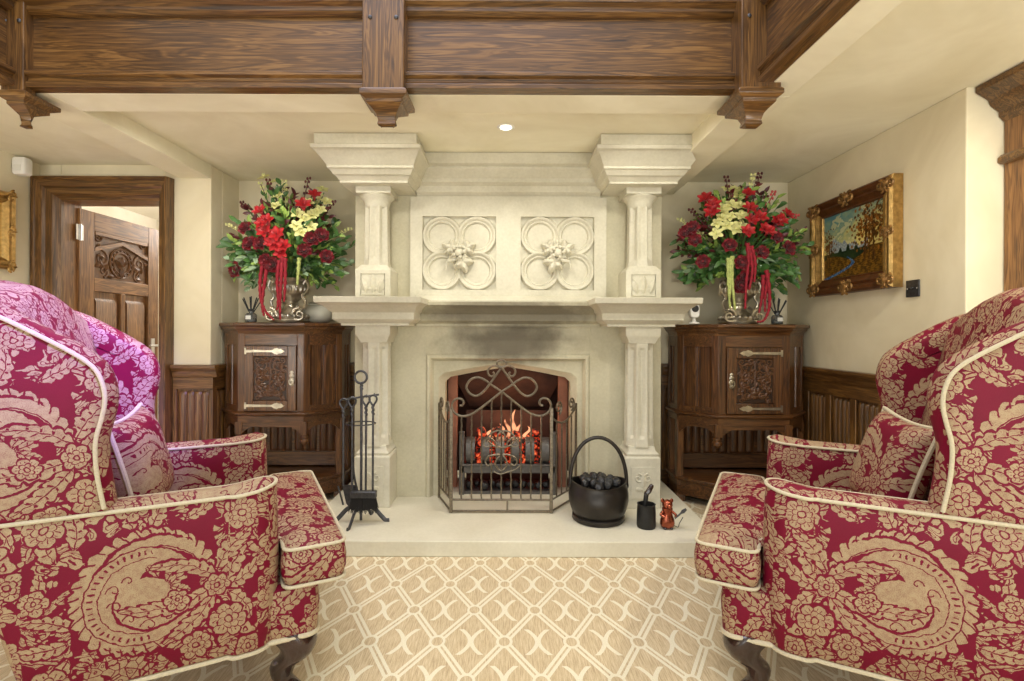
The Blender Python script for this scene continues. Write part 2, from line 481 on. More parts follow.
def offset(poly, d):
    """grow a CCW 2-D polygon by d"""
    n = len(poly); out = []
    for i in range(n):
        a, b, c = Vector(poly[i-1]), Vector(poly[i]), Vector(poly[(i+1) % n])
        e1 = (b-a).normalized(); e2 = (c-b).normalized()
        n1 = Vector((e1.y, -e1.x)); n2 = Vector((e2.y, -e2.x))
        k = n1+n2
        if k.length < 1e-6: k = n1
        k.normalize(); q = max(.35, k.dot(n1))
        out.append(b+k*(d/q))
    return out
def rounded(poly, r, seg=4):
    n = len(poly); out = []
    for i in range(n):
        a, b, c = Vector(poly[i-1]), Vector(poly[i]), Vector(poly[(i+1) % n])
        rr = min(r, (a-b).length*.45, (c-b).length*.45)
        p, q = b+(a-b).normalized()*rr, b+(c-b).normalized()*rr
        for k in range(seg+1):
            t = k/seg; out.append(p*(1-t)**2+b*2*t*(1-t)+q*t*t)
    return out
def bez(p, n=12, closed=False):
    """Catmull-Rom through points"""
    p = [Vector(q) for q in p]; N = len(p); out = []
    for i in range(N if closed else N-1):
        g = (lambda k: p[k % N]) if closed else (lambda k: p[max(0, min(N-1, k))])
        a, b, c, d = g(i-1), g(i), g(i+1), g(i+2)
        for k in range(n):
            t = k/n
            out.append(.5*((2*b)+(c-a)*t+(2*a-5*b+4*c-d)*t*t+(3*b-a-3*c+d)*t**3))
    if not closed: out.append(p[-1])
    return out
# ------------------------------------------------------------------ camera, world
cd = bpy.data.cameras.new('camera'); cam = bpy.data.objects.new('camera', cd); C.objects.link(cam)
cd.sensor_width = 36; cd.lens = 18; cd.clip_start = .05
cd.shift_x = 4/1024; cd.shift_y = -7.5/1024
cam.location = (0, 0, H); cam.rotation_euler = (PI/2, -.004, 0)
S.camera = cam
S.view_settings.view_transform = 'Standard'; S.view_settings.look = 'None'
S.view_settings.gamma = 1; S.view_settings.use_curve_mapping = False; S.view_settings.exposure = 0.0
W = bpy.data.worlds.new('daylight'); S.world = W; W.use_nodes = True
W.node_tree.nodes['Background'].inputs[0].default_value = (.98, 1.0, .95, 1); W.node_tree.nodes['Background'].inputs[1].default_value = .98

def light(name, kind, loc, energy, color, size=.1, aim=None, spot=None, size_y=None):
    d = bpy.data.lights.new(name, kind); d.energy = energy; d.color = color
    o = bpy.data.objects.new(name, d); C.objects.link(o); o.location = loc
    if kind == 'AREA':
        d.size = size
        if size_y: d.shape = 'RECTANGLE'; d.size_y = size_y
    else: d.shadow_soft_size = size
    if spot: d.spot_size = math.radians(spot); d.spot_blend = .7
    if aim is not None:
        o.rotation_euler = (Vector(aim)-Vector(loc)).to_track_quat('-Z', 'Y').to_euler()
    return o

ZC = 2.367         # ceiling
ZB = 2.2725        # dropped beams
XL, XR = -3.28, 2.155
XP = -2.08         # pier / left recess side
YB = 3.95          # recess back wall
YD = 3.58          # door wall

# ------------------------------------------------------------------ room shell
m = M(); m.box(XL-.1, 4.2, -2.2, 6.6, -.1, 0); struct(m.build('floor', 'carpet'))
m = M()
m.box(XL-.1, 3.6, 2.312, YB+.1, ZC, ZC+.12); m.box(1.128, 3.6, -1.2, 2.312, ZC, ZC+.12); m.box(XL-.1, -2.222, -1.2, 2.312, ZC, ZC+.12)
struct(m.build('ceiling', 'ceil', smooth=0))
m = M(); m.box(-2.079, 1.069, 2.309, 2.50, ZB, ZC+.01); struct(m.build('ceiling_beam', 'ceil', smooth=0, bevel=.004))
m = M(); m.box(1.128, 1.27, -1.2, 2.31, ZB, ZC+.01); m.box(1.07, 1.27, 2.31, YB, ZB, ZC+.01); struct(m.build('ceiling_beam', 'ceil', smooth=0, bevel=.004))
m = M(); m.box(XP-.22, XP, 2.308, YD, ZB, ZC+.01); m.box(XP-.30, -2.222, -1.2, 2.308, ZB, ZC+.01); struct(m.build('ceiling_beam', 'ceil', smooth=0, bevel=.004))
m = M(); m.box(XL-.1, XL, -1.2, YD+.1, 0, ZC); struct(m.build('wall_left', 'wall', smooth=0))
m = M(); m.box(XR, XR+.3, 2.41, YB+.1, 0, ZC)
struct(m.build('wall_right', 'wall', smooth=0, bevel=.006))
m = M(); m.box(2.9, 3.0, -1.2, 2.41, 0, ZC); m.box(XR+.29, 3.0, 2.41, 2.5, 0, ZC); struct(m.build('wall_far_right', 'wall', smooth=0))
# door wall with its opening, pier and recess
DX0, DX1, DZ = -3.13, -2.41, 2.13
m = M()
m.box(DX1, XP, YD, YD+.14, 0, ZC); m.box(XL, DX0, YD, YD+.14, 0, ZC); m.box(DX0, DX1, YD, YD+.14, DZ, ZC)
m.box(XP-.14, XP, YD+.14, YB+.1, 0, ZC)
struct(m.build('wall_door_side', 'wall', smooth=0, bevel=.006))
m = M(); m.box(XP, -1.04, YB, YB+.1, 0, ZC); struct(m.build('wall_back_left', 'wall', smooth=0))
m = M(); m.box(1.04, XR, YB, YB+.1, 0, ZC); struct(m.build('wall_back_right', 'wall', smooth=0))
# room beyond the door
m = M(); m.box(-4.4, -1.9, 6.4, 6.5, 0, 2.6); m.box(-2.14, -2.05, YB+.1, 6.4, 0, 2.6); m.box(-4.5, -4.4, YD+.14, 6.5, 0, 2.6)
m.box(-4.4, XL, YD+.10, YD+.14, 0, 2.6)
struct(m.build('wall_next_room', 'room', smooth=0))
m = M(); m.box(-4.5, -1.9, YD+.14, 6.5, 2.6, 2.7); struct(m.build('ceiling_next_room', 'room', smooth=0))

# fine stone-block joints on the right wall: two thin grooved lines
# ------------------------------------------------------------------ panelling
def wall_T(org, u, n):
    u, n = Vector(u), Vector(n)
    T = Matrix.Identity(4)
    for i in range(3):
        T[i][0] = u[i]; T[i][1] = n[i]; T[i][2] = (0, 0, 1)[i]; T[i][3] = org[i]
    return T
def linenfold(m, u0, u1, z0, z1, n0, depth=.016, folds=4):
    """vertical folds, ends cut back like folded cloth"""
    N = folds*6; w = (u1-u0)
    prof = []
    for i in range(N+1):
        t = i/N; ph = t*folds
        d = depth*(.25+.75*abs(math.sin(PI*ph))**.7)
        prof.append((u0+w*t, d))
    rings = []
    for k, (zz, s) in enumerate(((z0, .1), (z0+.012, .9), (z0+.02, 1), (z1-.03, 1), (z1-.02, .9), (z1, .1))):
        rings.append([(u, n0+d*s, zz+(0.012*math.sin(PI*(i % 6)/6) if k in (4,) else 0)) for i, (u, d) in enumerate(prof)])
    m.loft(rings, closed=False)
def dado(name, label, T, u0, u1, panels, top=.97, thick=.03, cap_ends=(0, 0)):
    t = thing(name, label, 'wood panelling', T @ Vector(((u0+u1)/2, 0, 0)))
    b = M(T); b.box(u0, u1, .002, thick*.4, 0.0, top-.05); b.build('backing_board', 'oak_z', t)
    c = M(T); a0, a1 = u0-cap_ends[0], u1+cap_ends[1]
    rings = [[(a, n, z) for (n, z) in ((.002, top-.085), (thick+.004, top-.085), (thick+.012, top-.06), (thick+.012, top-.045), (thick+.03, top-.02), (thick+.03, top), (.002, top))] for a in (a0, a1)]
    c.loft(rings); c.build('cap_rail', 'oak_x' if abs(T[0][0]) > .5 else 'oak_y', t, bevel=.002)
    n = panels; w = (u1-u0)/n; sw = .055
    ax = 'oak_x' if abs(T[0][0]) > .5 else 'oak_y'
    r = M(T); r.box(u0, u1, .01, thick, top-.17, top-.085); r.build('rail', ax, t, bevel=.003)
    r = M(T); r.box(u0, u1, .01, thick, 0, .16); r.build('rail', ax, t, bevel=.003)
    for i in range(n+1):
        cc = u0+w*i; x0, x1 = max(u0, cc-sw/2), min(u1, cc+sw/2)
        s = M(T); s.box(x0, x1, .01, thick+.001, .16, top-.17); s.build('stile', 'oak_z', t, bevel=.003)
    for i in range(n):
        p = M(T); linenfold(p, u0+w*i+sw/2+.008, u0+w*(i+1)-sw/2-.008, .18, top-.185, thick*.35, .018)
        p.build('linenfold_panel', 'oak_z', t, smooth=50)
    return t
dado('wall_panelling', 'dark linenfold wall panelling along the right wall under the painting', wall_T((XR, 0, 0), (0, 1, 0), (-1, 0, 0)), 2.42, YB-.06, 6)
dado('wall_panelling', 'dark linenfold panelling behind the right corner cabinet', wall_T((0, YB, 0), (-1, 0, 0), (0, -1, 0)), -(XR-.04), -1.18, 4)
dado('wall_panelling', 'dark linenfold panelling behind the left corner cabinet', wall_T((0, YB, 0), (-1, 0, 0), (0, -1, 0)), 1.18, -XP-.045, 4)
dado('wall_panelling', 'narrow oak linenfold panel on the pier right of the doorway', wall_T((0, YD, 0), (-1, 0, 0), (0, -1, 0)), -XP-.035, 2.325, 1, cap_ends=(.03, 0))
dado('wall_panelling', 'dark panelling on the recess side facing the left cabinet', wall_T((XP, 0, 0), (0, -1, 0), (1, 0, 0)), -(YB-.06), -(YD-.0), 1)

# ------------------------------------------------------------------ doorway
def casing():
    t = thing('door_frame', 'dark moulded oak door frame around the open doorway', 'door frame', ((DX0+DX1)/2, YD, 0))
    # profile (outward from opening, proud of wall)
    prof = [(0, .0), (0, .02), (.02, .03), (.03, .05), (.06, .055), (.07, .07), (.10, .075), (.105, .085), (.12, .085), (.125, .0)]
    rings = []
    def pt(x, y, z): return Vector((x, YD-y, z))
    l = M(); path = 'l'
    ringsL = [[pt(DX0+.02-a*1.3, b, z+(a*1.26 if z > 1 else 0)) for a, b in prof] for z in (0.0, DZ-.02)]
    l.loft(ringsL); l.build('left_casing', 'oak_z', t)
    l = M(); l.loft([[pt(DX1-.02+a*.75, b, z+(a*1.26 if z > 1 else 0)) for a, b in prof] for z in (0.0, DZ-.02)]); l.build('right_casing', 'oak_z', t)
    l = M(); l.loft([[pt(DX0+.02-a*1.3, b, DZ-.02+a*1.26) for a, b in prof], [pt(DX1-.02+a*.75, b, DZ-.02+a*1.26) for a, b in prof]]); l.build('head_casing', 'oak_x', t)
    j = M(); j.box(DX0, DX0+.02, YD, YD+.15, 0, DZ); j.build('jamb_lining', 'door_z', t)
    j = M(); j.box(DX1-.02, DX1, YD, YD+.15, 0, DZ); j.build('jamb_lining', 'door_z', t)
    j = M(); j.box(DX0+.02, DX1-.02, YD, YD+.15, DZ-.02, DZ); j.build('jamb_lining', 'door_x', t)
    s = M(); s.box(DX1-.028, DX1-.02, YD+.03, YD+.09, .93, 1.03); s.build('strike_plate', 'brass', t, bevel=.002)
casing()
def spiral(m, cx, cz, r, turns, a0, y, rad, T=None, flip=1, n=26):
    pts = []
    for i in range(n+1):
        t = i/n; a = a0+flip*turns*2*PI*t; q = r*(1-t*.86)
        pts.append((cx+q*math.cos(a), y, cz+q*math.sin(a)))
    m.tube(pts, [rad*(1-.45*i/n) for i in range(n+1)], 6, T=T)
def leafblob(m, cx, cz, L, Wd, a, y, h, T=None):
    """low relief leaf with a raised middle rib, in the x-z plane facing -y"""
    ca, sa = math.cos(a), math.sin(a); N = 7
    l, r_, c = [], [], []
    for i in range(N):
        t = i/(N-1); w = Wd*math.sin(PI*min(1, t*.92+.06))**.8
        for lst, s, hh in ((l, 1, 0), (c, 0, h*math.sin(PI*(t*.9+.05))), (r_, -1, 0)):
            u, v = L*t, s*w*.5
            lst.append((cx+u*ca-v*sa, y-hh, cz+u*sa+v*ca))
    m.loft([l, c, r_], closed=False, T=T)
def carving(m, w, h, y, cx=0, cz=0, T=None, dense=1, seed=1):
    """symmetrical carved scrolls, leaves and a vase in low relief"""
    R = random.Random(seed); rad = min(w, h)*.025
    for s in (-1, 1):
        for (fx, fz, fr, tn, a0) in ((.27, .30, .2, 1.5, PI/2), (.27, -.02, .19, 1.5, -PI/2), (.2, -.33, .13, 1.4, PI/2), (.1, .42, .09, 1.2, 0), (.40, .14, .085, 1.3, 0), (.40, -.2, .08, 1.3, PI), (.12, .14, .1, 1.3, PI/2), (.38, .43, .09, 1.2, -PI/2), (.38, -.44, .09, 1.2, PI/2)):
            spiral(m, cx+s*fx*w, cz+fz*h, fr*w, tn, a0 if s > 0 else PI-a0, y, rad, T, flip=s)
        for k in range(int(13*dense)):
            a = R.uniform(-PI, PI); fx = R.uniform(.06, .4); fz = R.uniform(-.42, .42)
            leafblob(m, cx+s*fx*w, cz+fz*h, w*.17, w*.09, a if s > 0 else PI-a, y, rad*1.3, T)
    m.tube([(cx, y, cz-h*.42), (cx, y, cz+h*.44)], rad*.9, 6, T=T)
    for z, r in ((-.38, .10), (-.30, .13), (-.22, .07), (.05, .06), (.22, .05), (.36, .05)):
        m.ball((cx, y, cz+z*h), r*w, 8, T, (1, .25, .6))

def door_leaf():
    hx, hy = DX0+.035, YD+.115
    # local frame: u along the leaf away from the hinge (towards +Y), n = +X (visible face)
    ang = 0.03
    u = Vector((math.sin(ang), math.cos(ang), 0)); n = Vector((u.y, -u.x, 0))
    T = wall_T((hx, hy, 0), u, n)
    t = thing('carved_door', 'open carved oak door with round crest panel standing ajar', 'door', (hx, hy, 0))
    wd, ht, th = .80, DZ-.04, .045
    rt = ht+.0
    for a, b in ((0, .13), (wd-.12, wd)):
        q = M(T); q.box(a, b, -th, 0, .02, ht); q.build('stile', 'door_z', t, bevel=.003)
    for a, b in ((.02, .22), (1.50, 1.60), (ht-.14, ht)):
        q = M(T); q.box(.13, wd-.12, -th, 0, a, b); q.build('rail', 'door_y', t, bevel=.003)
    q = M(T); q.box(.385, .43, -th, 0, .22, 1.50); q.build('muntin', 'door_z', t, bevel=.004)
    for a, b in ((.13, .385), (.43, wd-.12)):
        q = M(T)
        q.box(a, b, -th+.01, -.028, .22, 1.50)
        q.frusta([(a+.03, b-.03, -.028, -.027, .27), (a+.03, b-.03, -.028, -.012, .30), (a+.03, b-.03, -.028, -.012, 1.42), (a+.03, b-.03, -.028, -.027, 1.45)])
        q.build('panel', 'door_z', t, bevel=.004)
    q = M(T); q.box(.13, wd-.12, -th+.01, -.02, 1.60, ht-.14)
    cx, cz = (.13+wd-.12)/2, 1.74
    q.build('carved_panel', 'carved_door', t)
    Tm = T @ Matrix(((1, 0, 0, 0), (0, -1, 0, 0), (0, 0, 1, 0), (0, 0, 0, 1)))   # carving helpers face -y
    q = M(Tm)
    for r in (.115, .085):
        q.tube([(cx+r*math.cos(2*PI*i/32), .018, cz+r*math.sin(2*PI*i/32)) for i in range(32)], .010, 6, True)
    q.ball((cx, .02, cz), .05, 10, None, (1, .25, 1))
    for a in (PI/2, PI/2+.8, PI/2-.8, -PI/2): leafblob(q, cx, cz-.03, .085, .035, a, .012, .02)
    for k in range(16): q.ball((cx+.1*math.cos(k*PI/8), .018, cz+.1*math.sin(k*PI/8)), .010, 6)
    q.build('roundel', 'carved_door', t)
    q = M(Tm)
    for s in (-1, 1):
        spiral(q, cx+s*.19, cz+.02, .065, 1.5, PI/2, .02, .012, None, s)
        spiral(q, cx+s*.17, cz-.08, .045, 1.3, -PI/2, .02, .010, None, -s)
        for k in range(7): leafblob(q, cx+s*(.14+.018*k), cz-.11+.03*k, .07, .04, 1.2*k, .016, .014)
        spiral(q, cx+s*.225, cz+.175, .035, 1.4, 0, .018, .009, None, s)
    q.build('carved_scrolls', 'carved_door', t)
    q = M(Tm)
    for s in (-1, 1):
        q.prism([(cx, .0, cz+.175), (cx, .0, cz+.145), (cx+s*.27, .0, cz+.06), (cx+s*.27, .0, cz+.09)], (0, .022, 0))
    q.box(.14, wd-.13, 0, .02, ht-.165, ht-.14)
    q.build('pediment_moulding', 'door_y', t)
    for z in (1.86, .3):
        q = M(T); q.box(-.03, .03, .0, .004, z, z+.11); q.tube([(0, .006, z-.004), (0, .006, z+.114)], .008, 8); q.build('hinge', 'steel', t)
    q = M(T); q.box(wd-.09, wd-.05, 0, .006, .96, 1.14); q.tube([(wd-.07, 0, 1.08), (wd-.07, .05, 1.08), (wd-.17, .055, 1.08)], .009, 8); q.build('door_handle', 'steel', t)
door_leaf()

# ------------------------------------------------------------------ gallery front
def gallery():
    t = thing('gallery_front', 'dark oak panelled gallery front with hanging posts across the top', 'gallery', (-.45, 2.30, ZB))
    Yf = 2.257
    def run(Tf, u0, u1, ax, tall=2.95):
        # local: u along, n towards viewer
        q = M(Tf); q.box(u0, u1, -.05, -.025, ZB, tall); q.build('fascia_panel', ax, t)
        q = M(Tf)
        q.loft([[(a, n, z) for n, z in ((-.025, ZB), (.012, ZB), (.012, ZB+.02), (.0, ZB+.032), (.0, ZB+.045), (.018, ZB+.055), (.018, ZB+.07), (-.01, ZB+.085), (-.025, ZB+.085))] for a in (u0, u1)])
        q.build('bottom_moulding', ax, t, bevel=.002)
        q = M(Tf)
        q.loft([[(a, n, z) for n, z in ((-.025, 2.60), (-.01, 2.60), (.008, 2.615), (.008, 2.63), (.03, 2.645), (.03, 2.668), (.0, 2.68), (-.025, 2.68))] for a in (u0, u1)])
        q.build('upper_moulding', ax, t, bevel=.002)
        q = M(Tf); q.box(u0, u1, -.025, -.003, 2.68, 2.74); q.box(u0, u1, -.025, .01, 2.88, tall); q.build('upper_rail', ax, t, bevel=.003)
    run(wall_T((0, Yf, 0), (-1, 0, 0), (0, -1, 0)), -1.06, 2.15, 'oak_x')
    run(wall_T((1.075, 0, 0), (0, -1, 0), (-1, 0, 0)), -2.28, 1.0, 'oak_y')
    run(wall_T((-2.17, 0, 0), (0, 1, 0), (1, 0, 0)), -1.0, 2.28, 'oak_y')
    def post(cx, half, y0, y1, tip):
        q = M(); q.box(cx-half, cx+half, y0, y1, ZB-.03, 2.98); p = q.build('hanging_post', 'oak_z', t, bevel=.004)
        q = M(); yc = (y0+y1+.06)/2; yb = y1+.06
        hw = half; z = ZB-.03
        q.frusta([(cx-hw, cx+hw, y0, yb, z+.012), (cx-hw-.012, cx+hw+.012, y0-.004, yb+.05, z+.004), (cx-hw-.012, cx+hw+.012, y0-.004, yb+.05, z-.014), (cx-hw+.012, cx+hw-.012, y0+.014, yb+.02, z-.03), (cx-hw+.012, cx+hw-.012, y0+.014, yb+.02, z-.042),
                  (cx-hw*.62, cx+hw*.62, y0+.045, yb-.02, z-.062), (cx-hw*.5, cx+hw*.5, y0+.06, yb-.045, z-.075), (cx-hw*.42, cx+hw*.42, y0+.07, yb-.06, z-.10), (cx-hw*.46, cx+hw*.46, y0+.065, yb-.055, z-.118), (cx-hw*.3, cx+hw*.3, y0+.085, yb-.075, z-.128)])
        q.build('carved_drop', 'oak_x', p, bevel=.003)
        q = M()
        for s in (-1, 1):
            spiral(q, cx+s*half*.42, 2.685, half*.36, 1.5, -PI/2, y0-.004, .012, None, s)
            spiral(q, cx+s*half*.42, 2.80, half*.36, 1.5, PI/2, y0-.004, .012, None, -s)
        q.build('carved_scrolls', 'oak_x', p)
        for s in (-1, 1):
            q = M(); q.ball((cx+s*half*.62, y0-.002, 2.555), .009, 8, None, (1, .6, 1)); q.build('peg', 'iron', p)
    post(-.542, .090, 2.20, 2.29, 0)
    post(-2.17, .05, 2.235, 2.30, 0)
    post(1.075, .085, 2.18, 2.30, 0)
gallery()

# oak post at the right edge
t = thing('oak_pilaster', 'moulded oak pilaster at the far right edge of the wall', 'pilaster', (2.46, 2.34, 0))
m = M(); m.box(2.325, 2.62, 2.29, 2.405, 0, ZC-.1); m.build('shaft', 'door_z', t, bevel=.006)
m = M(); m.frusta([(2.325, 2.62, 2.29, 2.405, 2.20), (2.30, 2.64, 2.265, 2.405, 2.225), (2.30, 2.64, 2.265, 2.405, 2.245), (2.26, 2.68, 2.23, 2.405, 2.275), (2.25, 2.69, 2.22, 2.405, 2.30), (2.19, 2.72, 2.17, 2.405, 2.335), (2.19, 2.72, 2.17, 2.405, ZC-.004)]); m.build('capital', 'oak_x', t, bevel=.003)
m = M(); m.frusta([(2.31, 2.63, 2.275, 2.405, 2.00), (2.295, 2.64, 2.262, 2.405, 2.01), (2.295, 2.64, 2.262, 2.405, 2.03), (2.31, 2.63, 2.275, 2.405, 2.045)]); m.build('necking', 'oak_x', t, bevel=.002)
# ------------------------------------------------------------------ fireplace
HZ = .085          # hearth top
BX = 1.04          # breast half width
BY = 3.48          # breast face
fp = thing('fireplace', 'tall carved limestone fireplace with columns and quatrefoil panels', 'fireplace', (0, 3.5, 0))
m = M(); m.box(-1.17, 1.17, 2.738, YB-.002, 0.0, HZ); m.build('hearth_slab', 'hearth', fp, bevel=.005)
# chimney breast with the fire opening
OW, OZ = .557, 1.057       # outer square of the surround
m = M(); m.box(-BX, -OW, BY, YB+.1, HZ, ZC-.004); m.box(OW, BX, BY, YB+.1, HZ, ZC-.004); m.box(-OW, OW, BY, YB+.1, OZ, ZC-.004)
m.build('chimney_breast', 'stone_soot', fp, smooth=0, bevel=.002)
NS, NT = 14, 24
def outline(hw, zt, y, z0=HZ):
    L = [(-hw, y, z0+(zt-z0)*i/NS) for i in range(NS)]
    L += [(-hw+2*hw*i/NT, y, zt) for i in range(NT)]
    L += [(hw, y, zt-(zt-z0)*i/NS) for i in range(NS+1)]
    return L
def arch(hw, zs, za, y, z0=HZ):
    L = [(-hw, y, z0+(zs-z0)*i/NS) for i in range(NS)]
    top = []
    for i in range(NT+1):
        t = -1+2*i/NT; a = abs(t)
        c = .80
        if a > c:
            k = (a-c)/(1-c); zz = zs+(za-zs)*(.40*math.sqrt(max(0, 1-k*k))+ .0)+ (za-zs)*.0
        else:
            zz = zs+(za-zs)*(.40+.60*(1-a/c)**.85)
        top.append((hw*t, y, zz))
    L += top[:-1]
    L += [(hw, y, zs-(zs-z0)*i/NS) for i in range(NS+1)]
    return L
m = M(); m.loft([outline(OW, OZ, BY), outline(OW-.012, OZ-.012, BY-.012), outline(OW-.03, OZ-.03, BY-.012), outline(OW-.05, OZ-.05, BY+.03), outline(OW-.062, OZ-.062, BY+.03)], closed=False)
m.build('surround_moulding', 'stone_soot', fp)
m = M(); m.loft([outline(OW-.062, OZ-.062, BY+.03), arch(.475, .895, .998, BY+.03)], closed=False)
m.loft([arch(.475, .895, .998, BY+.03), arch(.462, .883, .986, BY+.04), arch(.445, .868, .972, BY+.075), arch(.435, .86, .965, BY+.08), arch(.435, .86, .965, BY+.18)], closed=False)
m.build('tudor_arch', 'stone_soot', fp)
# firebox
FW = .50
m = M()
m.box(-FW-.02, -FW, BY+.18, YB+.25, HZ, 1.06); m.box(FW, FW+.02, BY+.18, YB+.25, HZ, 1.06)
m.build('firebox_side', 'firebrick', fp, smooth=0)
m = M(); m.box(-FW, FW, YB+.2, YB+.25, HZ, 1.06); m.box(-FW, FW, BY+.18, YB+.25, 1.04, 1.07); m.build('firebox_back', 'soot', fp, smooth=0)
m = M()
for i in range(1): m.loft([[(-.30, YB+.19, .62), (.30, YB+.19, .62), (.30, YB+.10, .62), (-.30, YB+.10, .62)], [(-.38, YB+.19, .80), (.38, YB+.19, .80), (.38, YB-.12, .83), (-.38, YB-.12, .83)], [(-.44, YB+.19, 1.035), (.44, YB+.19, 1.035), (.44, YB-.2, 1.035), (-.44, YB-.2, 1.035)]])
m.build('smoke_hood', 'soot', fp)
for s in (-1, 1):
    m = M(); m.box(s*.40-.035, s*.40+.035, BY+.22, BY+.27, HZ, .98); m.build('fire_cheek', 'firebrick', fp, bevel=.006)

# quatrefoil frieze: a proud slab with two square sinkings holding the carved panels
FD = .034; QC, QZ, QH = .331, 1.737, .247
def frieze():
    y0, y1 = BY-FD, BY
    q = M()
    q.box(-.66, -QC-QH, y0, y1, 1.42, 2.112); q.box(-QC+QH, QC-QH, y0, y1, 1.42, 2.112); q.box(QC+QH, .66, y0, y1, 1.42, 2.112)
    for s in (-1, 1):
        q.box(s*QC-QH, s*QC+QH, y0, y1, 1.42, QZ-QH); q.box(s*QC-QH, s*QC+QH, y0, y1, QZ+QH, 2.112)
    q.build('frieze_slab', 'stone', fp, smooth=0, bevel=.0)
frieze()
def vine_leaf(m, cx, cz, L, a, y, h):
    """broad lobed leaf in relief"""
    ca, sa = math.cos(a), math.sin(a); n = 22; rim = []; midr = []
    for i in range(n):
        t = 2*PI*i/n
        r = L*.5*(.78+.22*math.cos(5*t))*(1.0+.12*math.cos(t))
        for lst, k, hh in ((rim, 1, .0), (midr, .55, h)):
            uu, vv = L*.45+r*k*math.cos(t), r*k*math.sin(t)
            lst.append((cx+uu*ca-vv*sa, y-hh*(1+.25*math.cos(5*t)), cz+uu*sa+vv*ca))
    c = (cx+L*.45*ca, y-h*.7, cz+L*.45*sa)
    m.loft([[(x, yy+.03, z) for x, yy, z in rim], rim, midr, [c]*n])
def quatrefoil(cx):
    cz, r = QZ, QH*.53
    cen = [(cx+a*QH*.475, cz+b*QH*.475) for a in (-1, 1) for b in (-1, 1)]
    def hgt(x, z):
        d = min(math.hypot(x-a, z-b) for a, b in cen)/r
        P = ((0, .010), (.50, .006), (.66, .003), (.70, .020), (.76, .021), (.78, .016), (.84, .026), (.90, .034), (.985, .034), (1.0, .020), (1.06, .006), (3, .004))
        for (d0, h0), (d1, h1) in zip(P, P[1:]):
            if d <= d1: return h0+(h1-h0)*(d-d0)/(d1-d0)
        return .004
    n = 120; vs = []; fs = []
    for i in range(n+1):
        for j in range(n+1):
            x = cx-QH+2*QH*j/n; z = cz-QH+2*QH*i/n
            vs.append((x, BY-hgt(x, z), z))
    for i in range(n):
        for j in range(n):
            k = i*(n+1)+j; fs.append((k, k+1, k+n+2, k+n+1))
    q = M(); q.add(vs, fs); root = q.build('quatrefoil_panel', 'stone', fp, smooth=45)
    m = M(); sgn = 1 if cx > 0 else -1; y = BY-.045
    for a, L in ((.45, .125), (PI-.45, .125), (-PI/2-sgn*.35, .15)): vine_leaf(m, cx, cz+.005, L, a, y, .03)
    for a in (PI/2, -.5, PI+.5): vine_leaf(m, cx, cz, .085, a, y+.008, .02)
    m.ball((cx, y-.03, cz), .03, 10, None, (1, .7, 1))
    for k in range(5): m.ball((cx+.036*math.cos(k*1.26), y-.045, cz+.036*math.sin(k*1.26)), .013, 7)
    m.tube(bez([(cx, y, cz-.02), (cx+sgn*.035, y-.01, cz-.05), (cx+sgn*.075, y-.01, cz-.06), (cx+sgn*.088, y, cz-.11)], 5), [.013]*10+[.010]*6, 7)
    m.build('leaf_boss', 'stone', root, smooth=50)
quatrefoil(-QC); quatrefoil(QC)
# ledge under the panels
m = M(); m.frusta([(-.62, .62, BY-.10, BY, 1.40), (-.62, .62, BY-.10, BY, 1.415), (-.62, .62, BY-.06, BY, 1.44), (-.62, .62, BY-FD, BY, 1.452)]); m.build('panel_ledge', 'stone', fp, bevel=.002)
# centre of mantel
m = M(); m.frusta([(-.62, .62, BY-.03, BY, 1.243), (-.62, .62, BY-.03, BY, 1.262), (-.62, .62, BY-.065, BY, 1.28), (-.62, .62, BY-.065, BY, 1.325), (-.62, .62, BY-.10, BY, 1.345), (-.62, .62, BY-.13, BY, 1.372), (-.62, .62, BY-.165, BY, 1.378), (-.62, .62, BY-.165, BY, 1.402)])
m.build('mantel_shelf', 'stone_soot', fp, bevel=.002)
# centre cornice
m = M(); m.frusta([(-.62, .62, BY-.02, BY, 2.10), (-.62, .62, BY-.02, BY, 2.125), (-.62, .62, BY-.05, BY, 2.145), (-.62, .62, BY-.05, BY, 2.185), (-.62, .62, BY-.085, BY, 2.20), (-.62, .62, BY-.085, BY, 2.225), (-.62, .62, BY-.14, BY, 2.27), (-.62, .62, BY-.14, BY, 2.285), (-.62, .62, BY-.18, BY, 2.295), (-.62, .62, BY-.18, BY, ZC-.003)])
m.build('cornice', 'stone', fp, bevel=.002)
def octo(cx, cy, r, z, fl=0, n=8):
    out = []
    for i in range(n):
        a0 = 2*PI*(i+.5)/n; a1 = 2*PI*(i+1.5)/n
        p0 = Vector((math.cos(a0), math.sin(a0)))*r; p1 = Vector((math.cos(a1), math.sin(a1)))*r
        for k in range(8):
            t = k/8; p = p0.lerp(p1, t)
            d = 0
            if fl and .15 < t < .85: d = fl*math.sin(PI*(t-.15)/.7)
            nn = ((p0+p1)/2).normalized()
            p = p-nn*d
            out.append((cx+p.x, cy+p.y, z))
    return out
